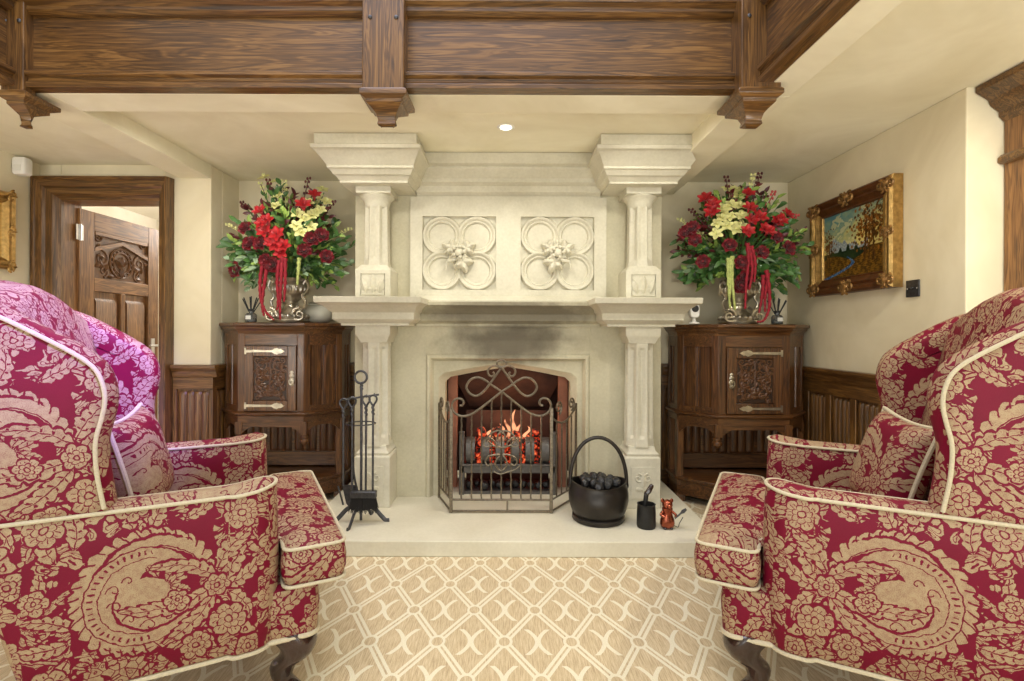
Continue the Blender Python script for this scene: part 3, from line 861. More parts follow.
def column(s):
    cx, cy = s*.862, 3.37; h = .112
    side = 'left' if s < 0 else 'right'
    y0 = cy-h; yb = BY
    t = fp
    # lower plinth
    q = M(); q.frusta([(cx-h, cx+h, y0, yb, HZ), (cx-h, cx+h, y0, yb, .405), (cx-h+.01, cx+h-.01, y0+.01, yb, .415)]); p = q.build('plinth', 'stone', t, bevel=.003)
    q = M()
    q.loft([[(cx+a, y0-b, zz) for a, zz in ((-.075, .15), (.075, .15), (.075, .35), (-.075, .35))] for b in (.0, .006)][::1])
    spiral(q, cx-.03, .28, .03, 1.3, PI/2, y0-.008, .006, None, -1); spiral(q, cx+.03, .28, .03, 1.3, PI/2, y0-.008, .006, None, 1)
    leafblob(q, cx, .19, .13, .05, PI/2, y0-.006, .014); q.box(cx-.045, cx+.045, y0-.014, y0-.004, .205, .22)
    q.build('carved_emblem', 'stone', p)
    q = M(); q.frusta([(cx-h+.012, cx+h-.012, y0+.012, yb, .413), (cx-h+.008, cx+h-.008, y0+.008, yb, .43), (cx-h+.025, cx+h-.025, y0+.025, yb, .45), (cx-h+.03, cx+h-.03, y0+.03, yb, .475)]); q.build('base_moulding', 'stone', t, bevel=.003)
    # lower shaft
    q = M(); r = .094
    zs = [(.47, r*1.06, 0), (.49, r*1.02, 0), (.52, r, .0), (.54, r, .017), (1.09, r*.95, .017), (1.11, r*.95, 0), (1.14, r*.97, 0)]
    q.loft([octo(cx, cy, rr, z, fl) for z, rr, fl in zs]); q.build('lower_shaft', 'stone', t, smooth=30)
    q = M(); q.frusta([(cx-.085, cx+.085, cy-.085, yb, 1.135), (cx-.09, cx+.09, cy-.09, yb, 1.15), (cx-.10, cx+.10, cy-.10, yb, 1.17), (cx-h, cx+h, y0, yb, 1.19), (cx-h, cx+h, y0, yb, 1.247)]); q.build('lower_capital', 'stone', t, bevel=.003)
    # shelf block
    bc = s*.842
    L = []
    for hw, yy, z in ((.215, 3.235, 1.243), (.215, 3.235, 1.258), (.245, 3.205, 1.275), (.255, 3.19, 1.283), (.255, 3.19, 1.325), (.27, 3.165, 1.337), (.28, 3.13, 1.355), (.30, 3.09, 1.372), (.322, 3.06, 1.38), (.322, 3.05, 1.415)):
        L.append((bc-hw, bc+hw, yy, yb, z))
    q = M(); q.frusta(L); q.build('shelf_block', 'stone', t, bevel=.002)
    # upper pedestal
    q = M(); q.frusta([(cx-h, cx+h, y0, yb, 1.413), (cx-h, cx+h, y0, yb, 1.60), (cx-h+.03, cx+h-.03, y0+.03, yb, 1.635)]); p = q.build('pedestal', 'stone', t, bevel=.003)
    q = M()
    for k, (a, hh) in enumerate(((-.05, .06), (0, .085), (.05, .06))): leafblob(q, cx+a*.8, 1.455, hh+.03, .046, PI/2-a*6, y0-.001, .024)
    q.tube([(cx-.075, y0-.002, 1.44), (cx+.075, y0-.002, 1.44), (cx+.075, y0-.002, 1.575), (cx-.075, y0-.002, 1.575)], .004, 4, True)
    q.box(cx-.04, cx+.04, y0-.008, y0, 1.475, 1.485); q.build('carved_emblem', 'stone', p)
    # upper shaft
    q = M(); r = .083
    zs = [(1.63, r*1.1, 0), (1.655, r*1.02, 0), (1.67, r, .0), (1.69, r, .015), (2.0, r*.95, .015), (2.02, r*.95, 0)]
    q.loft([octo(cx, cy, rr, z, fl) for z, rr, fl in zs]); q.build('upper_shaft', 'stone', t, smooth=30)
    q = M(); q.lathe([(.07, 2.01), (.078, 2.025), (.08, 2.04), (.088, 2.06), (.105, 2.075), (.112, 2.085), (.108, 2.095)], (cx, cy, 0), 32); q.frusta([(cx-h, cx+h, y0, yb, 2.09), (cx-h, cx+h, y0, yb, 2.134)]); q.build('upper_capital', 'stone', t, bevel=.002)
    bc = s*.838
    L = []
    for hw, yy, z in ((.212, 3.18, 2.13), (.212, 3.18, 2.142), (.226, 3.155, 2.16), (.232, 3.145, 2.166), (.238, 3.135, 2.168), (.252, 3.115, 2.192), (.256, 3.108, 2.196), (.264, 3.098, 2.198), (.264, 3.096, 2.212), (.282, 3.06, 2.24), (.306, 3.02, 2.272), (.312, 3.005, 2.278), (.322, 2.99, 2.281), (.322, 2.98, 2.30), (.30, 2.99, 2.304), (.30, 2.987, ZC-.004)):
        if s > 0: L.append((bc-hw, min(bc+hw, 1.083 if z > ZB-.005 else 9), yy, yb, z))
        else: L.append((bc-hw, bc+hw, yy, yb, z))
    q = M(); q.frusta(L); q.build('cornice_block', 'stone', t, bevel=.002)
column(-1); column(1)

# ------------------------------------------------------------------ fire
g = thing('fire_grate', 'iron fire basket with broad curved bars inside the fireplace', 'grate', (0, 3.62, HZ))
GY = 3.52
for i in range(6):
    x = -.255+.102*i
    m = M(); w = .031
    rings = []
    for zz, yy in ((.30, .02), (.33, -.02), (.38, -.035), (.43, -.02), (.46, .015), (.475, .05)):
        rings.append([(x-w, GY+yy, zz), (x+w, GY+yy, zz), (x+w, GY+yy+.012, zz), (x-w, GY+yy+.012, zz)])
    m.loft(rings); m.build('basket_bar', 'grate_iron', g, bevel=.003)
for z0, z1 in ((.235, .285), (.285, .30)):
    m = M(); m.box(-.33, .33, GY+(.0 if z0 < .25 else -.012), GY+.03, z0, z1); m.build('front_rail', 'grate_iron', g, bevel=.004)
for s in (-1, 1):
    m = M(); m.box(s*.315-.018, s*.315+.018, GY-.0, GY+.035, HZ, .50); m.tube([(s*.315, GY+.01, .5), (s*.315, GY+.01, .52)], .022, 10); m.build('fire_dog', 'grate_iron', g, bevel=.004)
    m = M(); m.box(s*.32-.01, s*.32+.01, GY+.03, GY+.33, .24, .42); m.build('side_plate', 'grate_iron', g, bevel=.003)
m = M(); m.box(-.31, .31, GY+.05, GY+.33, .235, .25); m.build('fire_bars', 'ember', g)
m = M(); m.box(-.31, .31, GY+.33, GY+.35, HZ, .62); m.build('fire_back', 'soot', g)
m = M(); m.box(-.33, .33, GY+.02, GY+.3, HZ, HZ+.02); m.build('ash_tray', 'grate_iron', g)
def lump(mat, c, r, seed, name, label, cat, group):
    R = random.Random(seed); bm = bmesh.new(); bmesh.ops.create_icosphere(bm, subdivisions=2, radius=r)
    ax = [Vector((R.uniform(-1, 1), R.uniform(-1, 1), R.uniform(-1, 1))).normalized() for _ in range(6)]
    for v in bm.verts:
        d = v.co.normalized()
        k = min(1.0, min(.86/max(.2, d.dot(a)) if d.dot(a) > .5 else 2 for a in ax))
        v.co *= k*R.uniform(.94, 1.04)
        v.co.z *= .8
    me = bpy.data.meshes.new(name); bm.to_mesh(me); bm.free(); me.materials.append(MAT[mat])
    o = bpy.data.objects.new(name, me); C.objects.link(o); o.location = c; o.rotation_euler = (R.uniform(0, 6), R.uniform(0, 6), R.uniform(0, 6))
    tag(o, label, cat, group)
    return o
R = random.Random(3); k = 0
for row, (yy, zz, n) in enumerate(((GY+.09, .285, 6), (GY+.17, .29, 6), (GY+.25, .29, 6), (GY+.09, .35, 6), (GY+.17, .36, 6), (GY+.10, .42, 5), (GY+.2, .43, 6), (GY+.15, .485, 4))):
    for i in range(n):
        x = -.25+.5*(i+.5)/n+R.uniform(-.012, .012)
        lump('ember', (x, yy+R.uniform(-.012, .012), zz+R.uniform(-.008, .008)), R.uniform(.036, .044), 40+k, 'glowing_coal', 'glowing red coal heaped in the fire basket', 'coal', 'glowing coals in the fire basket'); k += 1
for i in range(11):
    lump('coal', (-.27+.054*i, GY+.07+R.uniform(-.02, .05), HZ+.052), R.uniform(.03, .036), 140+i, 'coal_lump', 'dark coal lump lying in the ash tray under the fire basket', 'coal', 'dark coals under the fire basket')
m = M()
for (x, h, w, yy) in ((-.12, .07, .022, .16), (-.05, .10, .024, .15), (.0, .13, .028, .17), (.05, .20, .03, .16), (.085, .12, .024, .13), (.14, .08, .022, .17)):
    N = 9; rings = []
    for i in range(N):
        t = i/(N-1); rr = w*(1-t)**.7*(.6+.9*t if t < .4 else .96)+.001
        rings.append([(x+.02*math.sin(5*t+x*30)+rr*math.cos(2*PI*a/8), GY+yy+rr*.6*math.sin(2*PI*a/8), .45+h*t) for a in range(8)])
    m.loft(rings)
tag(m.build('flames', 'flame', smooth=80), 'small orange flames rising from the coals in the grate', 'fire', kind='stuff')

# ------------------------------------------------------------------ fire screen
SY = 3.17
sc = thing('fire_screen', 'three fold wrought iron fire screen with scrolled top before the fire', 'fire screen', (0, SY, HZ))
def SP(zx, zy, oy=350, Y=SY):    # zoomed photo coordinates -> world
    p = px(430+zx/6.827, oy+zy/6.827, Y); return p
def sym(pts): return [(980-x, y) for x, y in pts]
scroll = [(205, 378), (220, 378), (231, 360), (222, 338), (195, 330), (165, 345), (152, 380), (165, 420), (200, 445), (240, 450), (290, 435), (350, 395), (420, 340), (490, 285), (560, 238), (600, 208), (650, 188), (700, 202), (730, 250), (712, 292), (672, 314), (635, 302), (600, 270), (565, 225), (530, 175), (490, 118)]
def zcurve(zx):
    pts = [p for p in scroll if p[0] <= 490][6:14]
    best = None
    for (x0, y0), (x1, y1) in zip(pts, pts[1:]):
        lo, hi = min(x0, x1), max(x0, x1)
        if lo <= zx <= hi and hi > lo: best = y0+(y1-y0)*(zx-x0)/(x1-x0)
    return best
for k, pts in enumerate((scroll, sym(scroll))):
    m = M(); m.tube(bez([SP(x, y)+Vector((0, .006*(k*2-1), 0)) for x, y in pts], 6), .0075, 8); m.build('top_scroll', 'screen_iron', sc)
small = [(430, 150), (440, 163), (426, 180), (405, 172), (396, 145), (412, 118), (447, 108), (490, 124)]
for pts in (small, sym(small)):
    m = M(); m.tube(bez([SP(x, y) for x, y in pts], 6), .0065, 8); m.build('small_scroll', 'screen_iron', sc)
m = M(); m.tube(bez([SP(490+31*math.cos(a*PI/6), 92+23*math.sin(a*PI/6)) for a in range(12)], 4, True), .006, 8, True); m.build('top_ring', 'screen_iron', sc)
zb1, zb0 = SP(0, 475, 430).z, SP(0, 552, 430).z
xl, xr = SP(148, 0).x, SP(832, 0).x
for z in (zb0, zb1):
    m = M(); m.box(xl, xr, SY-.006, SY+.006, z-.006, z+.006); m.build('bottom_rail', 'screen_iron', sc, bevel=.002)
m = M(); m.box(-.006, .006, SY-.005, SY+.005, zb0, zb1); m.build('rail_divider', 'screen_iron', sc)
for zx in (218, 287, 355, 423, 490, 557, 625, 693, 762):
    q = zx if zx <= 490 else 980-zx
    zt = SP(zx, zcurve(q) or 285).z; x = SP(zx, 0).x
    m = M(); m.tube([(x+.0012*math.cos(i*1.6), SY+.0012*math.sin(i*1.6), zb1+(zt-zb1)*i/40) for i in range(41)], .0055, 6); m.build('bar', 'screen_iron', sc)
for x in (xl, xr):
    m = M(); m.box(x-.010, x+.010, SY-.010, SY+.010, HZ+.002, SP(0, 392).z); m.build('post', 'screen_iron', sc, bevel=.002)
mid = [[(545, 100), (600, 110), (606, 75), (575, 50), (540, 70), (520, 105), (480, 118), (430, 100), (395, 60), (420, 20), (470, 2), (510, 25), (515, 60)], ]
for pts in (mid[0], sym(mid[0])):
    m = M(); m.tube(bez([SP(x, y, 430)+Vector((0, -.012, 0)) for x, y in pts], 5), .0055, 7); m.build('centre_scroll', 'screen_iron', sc)
low = [(425, 225), (400, 238), (382, 215), (400, 180), (450, 165), (480, 170), (460, 195), (452, 235), (490, 275), (528, 235), (520, 195), (500, 165)]
m = M(); m.tube(bez([SP(x, y, 430)+Vector((0, -.012, 0)) for x, y in low], 5), .0055, 7); m.build('centre_scroll', 'screen_iron', sc)
low2 = [(555, 225), (580, 238), (598, 215), (580, 180), (530, 165), (500, 165)]
m = M(); m.tube(bez([SP(x, y, 430)+Vector((0, -.012, 0)) for x, y in low2], 5), .0055, 7); m.build('centre_scroll', 'screen_iron', sc)
tie = [(440, 280), (465, 292), (490, 296), (540, 280), (590, 262), (620, 235)]
m = M(); m.tube(bez([SP(x, y, 430)+Vector((0, -.012, 0)) for x, y in tie], 5), .0045, 7); m.build('centre_scroll', 'screen_iron', sc)
for s, xa in ((-1, xl), (1, xr)):
    a = Vector((xa, SY, 0)); b = Vector((s*.462, 3.462, 0))
    zt = SP(0, 380).z
    w = M(); w.tube([b+Vector((0, 0, HZ+.002)), b+Vector((0, 0, zt-.02))], .009, 6); wing = w.build('side_post', 'screen_iron', sc)
    for z in (zb0, zb1):
        m = M(); m.tube([a+Vector((0, 0, z)), b+Vector((0, 0, z))], .006, 6); m.build('side_rail', 'screen_iron', sc)
    top = []
    for i in range(9):
        t = i/8; p = a.lerp(b, t); top.append(p+Vector((0, 0, zt-.07-.06*math.sin(PI*t)+.03*t*t)))
    m = M(); m.tube(top, .0065, 7); m.build('side_scroll', 'screen_iron', sc)
    for i in range(1, 5):
        p = a.lerp(b, i/5); q = top[min(8, round(i/5*8))]
        m = M(); m.tube([Vector((p.x, p.y, zb1)), Vector((p.x, p.y, q.z))], .0055, 6); m.build('bar', 'screen_iron', sc)
    for f0, hh in ((.28, .05), (.8, .06)):
        pts = []
        d = (b-a).normalized()
        for i in range(20):
            th = i/19*1.6*2*PI; rr = .045*(1-.75*i/19); c = a.lerp(b, f0)+Vector((0, 0, zt-.045+hh*.5))
            pts.append(c+d*(rr*math.cos(th-PI/2))+Vector((0, 0, rr*math.sin(th-PI/2))))
        m = M(); m.tube(pts, .006, 7); m.build('side_scroll', 'screen_iron', sc)

# ------------------------------------------------------------------ coal scuttle
SX, SYc = (599-508)/F*3.08, 3.08
sk = thing('coal_scuttle', 'round black metal coal scuttle with tall hoop handle on the hearth', 'coal scuttle', (SX, SYc, HZ))
prof = [(.06, .002), (.150, .002), (.158, .012), (.156, .03), (.146, .036), (.15, .044), (.158, .052), (.17, .085), (.176, .12), (.174, .155), (.165, .19), (.156, .215), (.158, .228)]
n = 48; rings = []
def rimz(a, z, k): # lips rise at the left and right
    return z + k*(.011*math.cos(2*a))
for i, (r, z) in enumerate(prof):
    k = max(0, (z-.10)/.13)
    rings.append([(SX+r*(1+.06*k*abs(math.cos(2*PI*j/n)))*math.cos(2*PI*j/n), SYc+r*(1-.06*k)*math.sin(2*PI*j/n), HZ+rimz(2*PI*j/n, z, k)) for j in range(n)])
inner = []
for (r, z) in ((.150, .226), (.146, .20), (.150, .17)):
    k = max(0, (z-.10)/.13)
    inner.append([(SX+r*(1+.06*k*abs(math.cos(2*PI*j/n)))*math.cos(2*PI*j/n), SYc+r*(1-.06*k)*math.sin(2*PI*j/n), HZ+rimz(2*PI*j/n, z, k)) for j in range(n)])
m = M(); m.loft(rings+inner); m.build('bucket', 'scuttle', sk, smooth=50)
m = M(); pts = []
for i in range(25):
    a = PI*i/24; pts.append((SX-.170*math.cos(a), SYc+.02*math.sin(a), HZ+.20+.285*math.sin(a)**.85))
m.tube(pts, .0115, 10); m.build('hoop_handle', 'scuttle', sk)
for s in (-1, 1):
    m = M(); m.ball((SX+s*.172, SYc, HZ+.2), .018, 8, None, (.6, 1, 1)); m.build('handle_lug', 'scuttle', sk)
for i in range(16):
    a = i*2.4; r = .115*math.sqrt((i+.4)/16)
    lump('coal', (SX+r*math.cos(a), SYc+r*math.sin(a), HZ+.222+.026*(1-r/.12)), .032, 300+i, 'coal_nugget', 'black coal nugget heaped in the scuttle', 'coal', 'coals heaped in the scuttle')

# small pot and copper figure
c = px(647, 526, 2.95); c.z = HZ
t = thing('iron_pot', 'small black pot with a dark handle poking out, right of the scuttle', 'pot', c)
m = M(); m.lathe([(.03, .001), (.050, .001), (.054, .012), (.053, .10), (.050, .128), (.053, .135), (.047, .135), (.044, .11)], c, 24); m.build('pot', 'black', t)
m = M(); m.tube(bez([c+Vector((-.01, 0, .09)), c+Vector((-.005, -.005, .16)), c+Vector((0, -.005, .20))], 4), [.014]*9, 8); m.build('handle_stem', 'black', t)
m = M(); m.tube([c+Vector((-.008, -.005, .188)), c+Vector((.01, -.005, .205)), c+Vector((.028, -.005, .238)), c+Vector((.034, -.005, .246))], [.012, .016, .015, .009], 8); m.build('handle_grip', 'leg', t)
c = px(668, 527, 2.93); c.z = HZ
t = thing('copper_figurine', 'little copper figurine holding out a long stick at the hearth edge', 'figurine', c)
m = M(); m.lathe([(.012, .006), (.034, .01), (.042, .03), (.040, .052), (.030, .078), (.026, .095), (.031, .11), (.030, .118)], c, 20, sy=.8); m.build('body', 'copper', t, smooth=70)
m = M(); m.ball(c+Vector((.0, -.002, .138)), .030, 12, None, (1, .9, .95)); m.ball(c+Vector((.004, -.028, .134)), .014, 8); m.build('head', 'copper', t, smooth=70)
for s in (-1, 1):
    m = M(); m.ball(c+Vector((s*.026, .004, .158)), .013, 8, None, (.8, .4, 1)); m.build('ear', 'copper', t, smooth=70)
for s in (-1, 1):
    m = M(); m.tube(bez([c+Vector((s*.026, -.004, .10)), c+Vector((s*.042, -.02, .085)), c+Vector((s*.03+.006, -.034, .078))], 4), .008, 7); m.build('arm', 'copper', t, smooth=70)
for s in (-1, 1):
    m = M(); m.ball(c+Vector((s*.018, -.014, .007)), .012, 8, None, (.8, 1.5, .6)); m.build('foot', 'iron', t, smooth=70)
m = M(); m.tube([c+Vector((.032, -.034, .07)), c+Vector((.07, -.03, .10))], .005, 7); m.tube([c+Vector((.066, -.03, .096)), c+Vector((.08, -.03, .108)), c+Vector((.098, -.03, .122))], [.004, .011, .007], 8); m.build('stick', 'iron', t)
m = M(); m.tube(bez([c+Vector((.032, .0, .02)), c+Vector((.062, 0, .008)), c+Vector((.07, 0, .03)), c+Vector((.09, 0, .065))], 5), .0025, 6); m.build('tail_wire', 'iron', t)

# ------------------------------------------------------------------ fireside tools
TY = 3.02; u = TY/F
def TP(zx, zy, dy=0):
    p = px(330+zx/4.128, 365+zy/4.128, TY); p.y += dy; return p
st = thing('fireside_tool_stand', 'black wrought iron fireside tool stand with ring top on the hearth', 'tool stand', (TP(131, 0).x, TY, HZ))
m = M(); m.tube([TP(131, 640), TP(131, 130), TP(129, 85)], .008, 8); m.build('pole', 'iron', st)
m = M(); m.tube([TP(131+4*math.cos(i), 72+28*(i/14), .004*math.sin(i)) for i in range(15)], .007, 6); m.build('twist', 'iron', st)
m = M(); c = TP(128, 50); m.tube([c+Vector((.036*math.sin(2*PI*i/20), 0, .036*math.cos(2*PI*i/20))) for i in range(20)], .007, 8, True); m.build('ring_top', 'iron', st)
m = M(); m.tube([TP(62, 142), TP(131, 132), TP(203, 122)], .006, 8)
for zx in (66, 104, 158, 190): m.tube([TP(zx, 140-.14*(zx-66)), TP(zx, 140-.14*(zx-66))+Vector((0, -.03, -.004)), TP(zx, 132-.14*(zx-66))+Vector((0, -.034, 0))], .004, 6)
m.build('hook_bar', 'iron', st)
m = M(); c = TP(131, 240); m.tube([c+Vector((.085*math.sin(2*PI*i/24), -.01+.07*math.cos(2*PI*i/24), 0)) for i in range(24)], .004, 6, True); m.build('guide_ring', 'iron', st)
for k, (dx, dy) in enumerate(((-.145, -.02), (.145, .0), (-.03, -.13), (.03, .11))):
    b = TP(131, 625); m = M()
    pts = bez([Vector((b.x, TY, HZ+.075)), Vector((b.x+dx*.45, TY+dy*.45, HZ+.085)), Vector((b.x+dx*.85, TY+dy*.85, HZ+.03)), Vector((b.x+dx, TY+dy, HZ+.009)), Vector((b.x+dx*1.15, TY+dy*1.15, HZ+.008))], 5)
    m.tube(pts, .013, 8, flat=.5); m.build('foot', 'iron', st)
def tool(zx, ztop, zend, name, label, dy=-.034):
    p0 = TP(zx, ztop, dy); p1 = TP(zx, zend, dy)
    t = thing(name, label, 'fireside tool', (p0.x, p0.y, p1.z))
    m = M()
    loop = [p0+Vector((.0, 0, -.055)), p0+Vector((-.020, 0, -.025)), p0+Vector((-.018, 0, -.003)), p0+Vector((0, 0, .006)), p0+Vector((.018, 0, -.003)), p0+Vector((.020, 0, -.025)), p0+Vector((0, 0, -.055))]
    m.tube(bez(loop, 5), .006, 7); m.build('loop_handle', 'iron', t)
    m = M(); m.tube([p0+Vector((.003*math.cos(i*1.2), .003*math.sin(i*1.2), -.05-.06*i/12)) for i in range(13)], .008, 6); m.build('twisted_neck', 'iron', t)
    m = M(); m.tube([p0+Vector((0, 0, -.11)), p1], .0065, 8); m.build('shaft', 'iron', t)
    return t, p0, p1
t, a, b = tool(66, 140, 490, 'fire_shovel', 'black iron hearth shovel hanging leftmost on the tool stand', -.04)
m = M()
bl = [(-.040, .0), (.045, .0), (.05, -.12), (.035, -.15), (-.02, -.15), (-.045, -.11)]
m.loft([[b+Vector((x+.028-zz*.28, -.0+yy+.012, zz)) for x, zz in bl] for yy in (0, .006)])
m.loft([[b+Vector((-.032-zz*.28, -.012+o, zz)) for o, zz in ((0, 0), (.012, 0), (.012, -.11), (0, -.11))], [b+Vector((-.024-zz*.28, -.012+o, zz)) for o, zz in ((0, 0), (.012, 0), (.012, -.11), (0, -.11))]])
m.build('blade', 'iron', t, bevel=.002)
t, a, b = tool(104, 133, 505, 'fire_tongs', 'pair of black iron fire tongs hanging second on the tool stand', -.05)
m = M(); m.tube(bez([TP(104, 330, -.05), TP(112, 440, -.05), TP(126, 505, -.05), TP(130, 520, -.05)], 5), .006, 7); m.build('tong_leg', 'iron', t)
t, a, b = tool(158, 128, 560, 'fire_poker', 'slim black iron poker hanging third on the tool stand', -.04)
m = M(); m.tube([b, b+Vector((0, 0, -.03))], [.0065, .002], 8); m.build('tip', 'iron', t)
t, a, b = tool(190, 124, 515, 'hearth_brush', 'black hearth brush with bristles hanging rightmost on the tool stand', -.06)
m = M(); m.loft([[b+Vector((x, y, z)) for x, y in ((-.125, -.018), (.022, -.018), (.022, .018), (-.125, .018))] for z in (-.028, .012)]); bh = m.build('brush_head', 'iron', t, bevel=.006)
m = M(); R = random.Random(5)
for i in range(260):
    x, y = R.uniform(-.12, .018), R.uniform(-.014, .014); L = R.uniform(.06, .095)
    sp = (x+.05)/.07
    m.tube([b+Vector((x, y, -.026)), b+Vector((x+sp*.012*R.uniform(.5, 1.4)+R.uniform(-.004, .004), y*1.6, -.026-L))], [.0016, .001], 3)
m.build('bristles', 'black', bh)
# ------------------------------------------------------------------ corner cabinets
def cabinet(cx, y0, k, side, label):
    """canted oak cabinet: open stage below, carved door in front above. side=-1 hinges left"""
    t = thing('corner_cabinet', label, 'cabinet', (cx, y0+.2*k, 0))
    T = Matrix.Translation((cx, y0, 0)) @ Matrix.Diagonal((k, k, 1, 1))
    plan = [(-.24, 0), (.24, 0), (.45, .205), (.45, .42), (-.45, .42), (-.45, .205)]
    def ring(d, z, back=True):
        o = offset(plan, d)
        if back: o[3] = Vector((o[3].x, .42)); o[4] = Vector((o[4].x, .42))
        return [(p.x, p.y, z) for p in o]
    B, Z1 = .635, 1.195
    q = M(T); q.loft([ring(-.02, B), ring(-.02, Z1)]); q.build('carcass', 'cab_z', t)
    q = M(T); q.loft([ring(.0, Z1-.01), ring(.004, Z1+.012), ring(.022, Z1+.03), ring(.024, Z1+.04), ring(.036, Z1+.05), ring(.036, Z1+.066), ring(.028, Z1+.07)]); q.build('cornice_top', 'cab_x', t, bevel=.002)
    q = M(T); q.loft([ring(.0, B-.055), ring(.0, B-.01), ring(.012, B-.005), ring(.020, B+.004), ring(.020, B+.012), ring(.004, B+.022), ring(-.01, B+.022)]); q.build('waist_moulding', 'cab_x', t, bevel=.002)
    # facets: front, two canted
    facets = [((-.24, 0), (.24, 0)), ((.24, 0), (.45, .205)), ((-.45, .205), (-.24, 0)), ((.45, .205), (.45, .42)), ((-.45, .42), (-.45, .205))]
    for i, (a, b) in enumerate(facets):
        a, b = Vector(a), Vector(b); L = (b-a).length; uu = (b-a).normalized(); nn = Vector((uu.y, -uu.x))
        Tf = T @ wall_T((a.x, a.y, 0), (uu.x, uu.y, 0), (nn.x, nn.y, 0))
        sw = .05 if i == 0 else .045
        for x0 in (0, L-sw):
            q = M(Tf); q.box(x0, x0+sw, -.02, 0, B+.02, Z1-.005); q.build('stile', 'cab_z', t, bevel=.003)
        q = M(Tf); q.box(sw, L-sw, -.02, -.001, Z1-.085, Z1-.005); q.build('frieze_rail', 'cab_x', t, bevel=.002)
        if i:
            q = M(Tf); q.box(sw, L-sw, -.02, -.002, B+.02, B+.06); q.build('rail', 'cab_x', t, bevel=.002)
            q = M(Tf)
            x0, x1 = sw, L-sw; mid = (x0+x1)/2
            q.loft([[(x, n, z) for x, n in ((x0, -.018), (x0+.012, -.018), (x0+.02, -.008), (mid-.018, -.008), (mid-.008, -.016), (mid, -.004), (mid+.008, -.016), (mid+.018, -.008), (x1-.02, -.008), (x1-.012, -.018), (x1, -.018), (x1, -.022), (x0, -.022))] for z in (B+.06, Z1-.085)])
            q.build('panel', 'cab_z', t, smooth=20)
        # arched apron under the waist
        if i < 3:
            q = M(Tf); N = 16; top = []; bot = []
            for j in range(N+1):
                f = j/N; x = L*f
                e = .035+.065*max(0, (abs(2*f-1)-.62)/.38)**1.2 if i == 0 else .03+.075*abs(2*f-1)**3
                bot.append((x, 0, B-.05-e)); top.append((x, 0, B-.05))
            q.loft([[(b_[0], -.004, b_[2]), (b_[0], -.004, t_[2]), (b_[0], -.02, t_[2]), (b_[0], -.02, b_[2])] for b_, t_ in zip(bot, top)]); q.build('apron', 'cab_x', t)
    # carved door
    Tf = T
    dm = thing  # (door pieces live under the door board)
    q = M(Tf)
    x0, x1, z0, z1 = -.188, .188, B+.028, Z1-.09
    q.box(x0, x0+.062, -.014, .004, z0, z1); q.box(x1-.062, x1, -.014, .004, z0, z1); q.box(x0+.062, x1-.062, -.014, .004, z0, z0+.07); q.box(x0+.062, x1-.062, -.014, .004, z1-.07, z1)
    q.box(x0+.055, x1-.055, -.004, .004, z0+.06, z1-.06)
    d = q.build('door', 'cab_z', t, bevel=.003)
    q = M(Tf); q.box(x0+.063, x1-.063, -.0105, -.004, z0+.071, z1-.071); q.build('panel_ground', 'dark_ground', d)  # darker board added to deepen the shade behind the carving
    q = M(Tf); carving(q, x1-x0-.135, z1-z0-.15, -.012, 0, (z0+z1)/2, None, 3.2, 5)
    q.tube([(x0+.064, -.010, z0+.073), (x1-.064, -.010, z0+.073), (x1-.064, -.010, z1-.073), (x0+.064, -.010, z1-.073)], .007, 6, True)
    q.build('carved_panel', 'carved', d)
    for zz in (z0+.035, z1-.035):
        q = M(Tf); s = side
        e = x0+.004 if s < 0 else x1-.004; dr = 1 if s < 0 else -1
        q.loft([[(e+dr*a, -.020, zz-w) for a, w in ((0, .022), (.012, .022), (.012, .009), (.2, .006), (.215, .016), (.235, .022), (.25, .014), (.262, .016), (.29, .001))] +
                [(e+dr*a, -.020, zz+w) for a, w in ((.29, .001), (.262, .016), (.25, .014), (.235, .022), (.215, .016), (.2, .006), (.012, .009), (.012, .022), (0, .022))],
                [(e+dr*a, -.013, zz-w) for a, w in ((0, .022), (.012, .022), (.012, .009), (.2, .006), (.215, .016), (.235, .022), (.25, .014), (.262, .016), (.29, .001))] +
                [(e+dr*a, -.013, zz+w) for a, w in ((.29, .001), (.262, .016), (.25, .014), (.235, .022), (.215, .016), (.2, .006), (.012, .009), (.012, .022), (0, .022))]])
        q.build('strap_hinge', 'silver', d)
    q = M(Tf); hx = (x1-.03) if side < 0 else (x0+.03); zc = (z0+z1)/2
    for dz, r in ((.04, .014), (.018, .018), (-.012, .02), (-.038, .015)): q.ball((hx, -.016, zc+dz), r, 9, None, (1, .35, 1))
    q.tube([(hx+.016*math.sin(2*PI*i/14), -.026, zc-.02+.02*math.cos(2*PI*i/14)) for i in range(14)], .004, 6, True)
    q.build('lock_plate', 'silver', d)
    # drops at the front corners, legs at the outer corners
    for s in (-1, 1):
        q = M(T); x = s*.235
        q.box(x-.026, x+.026, -.003, .056, .50, B-.05); q.lathe([(.018, .50), (.030, .492), (.030, .48), (.022, .472), (.033, .462), (.033, .445), (.014, .425), (.004, .418)], (x, .03, 0), 16); q.build('drop_finial', 'cab_z', t, bevel=.002)
        q = M(T); q.box(s*.428-.024, s*.428+.024, .2, .25, .12, B-.05); q.build('leg', 'cab_z', t, bevel=.004)
        q = M(T); q.box(s*.428-.022, s*.428+.022, .375, .418, .12, B-.05); q.build('leg', 'cab_z', t, bevel=.004)
    # stage back and platform
    q = M(T); q.box(-.41, .41, .395, .405, .20, B-.04); q.box(-.41, .41, .375, .4, .20, .30); q.box(-.41, .41, .38, .4, .56, B-.04); q.build('stage_back', 'cab_x', t, bevel=.003)
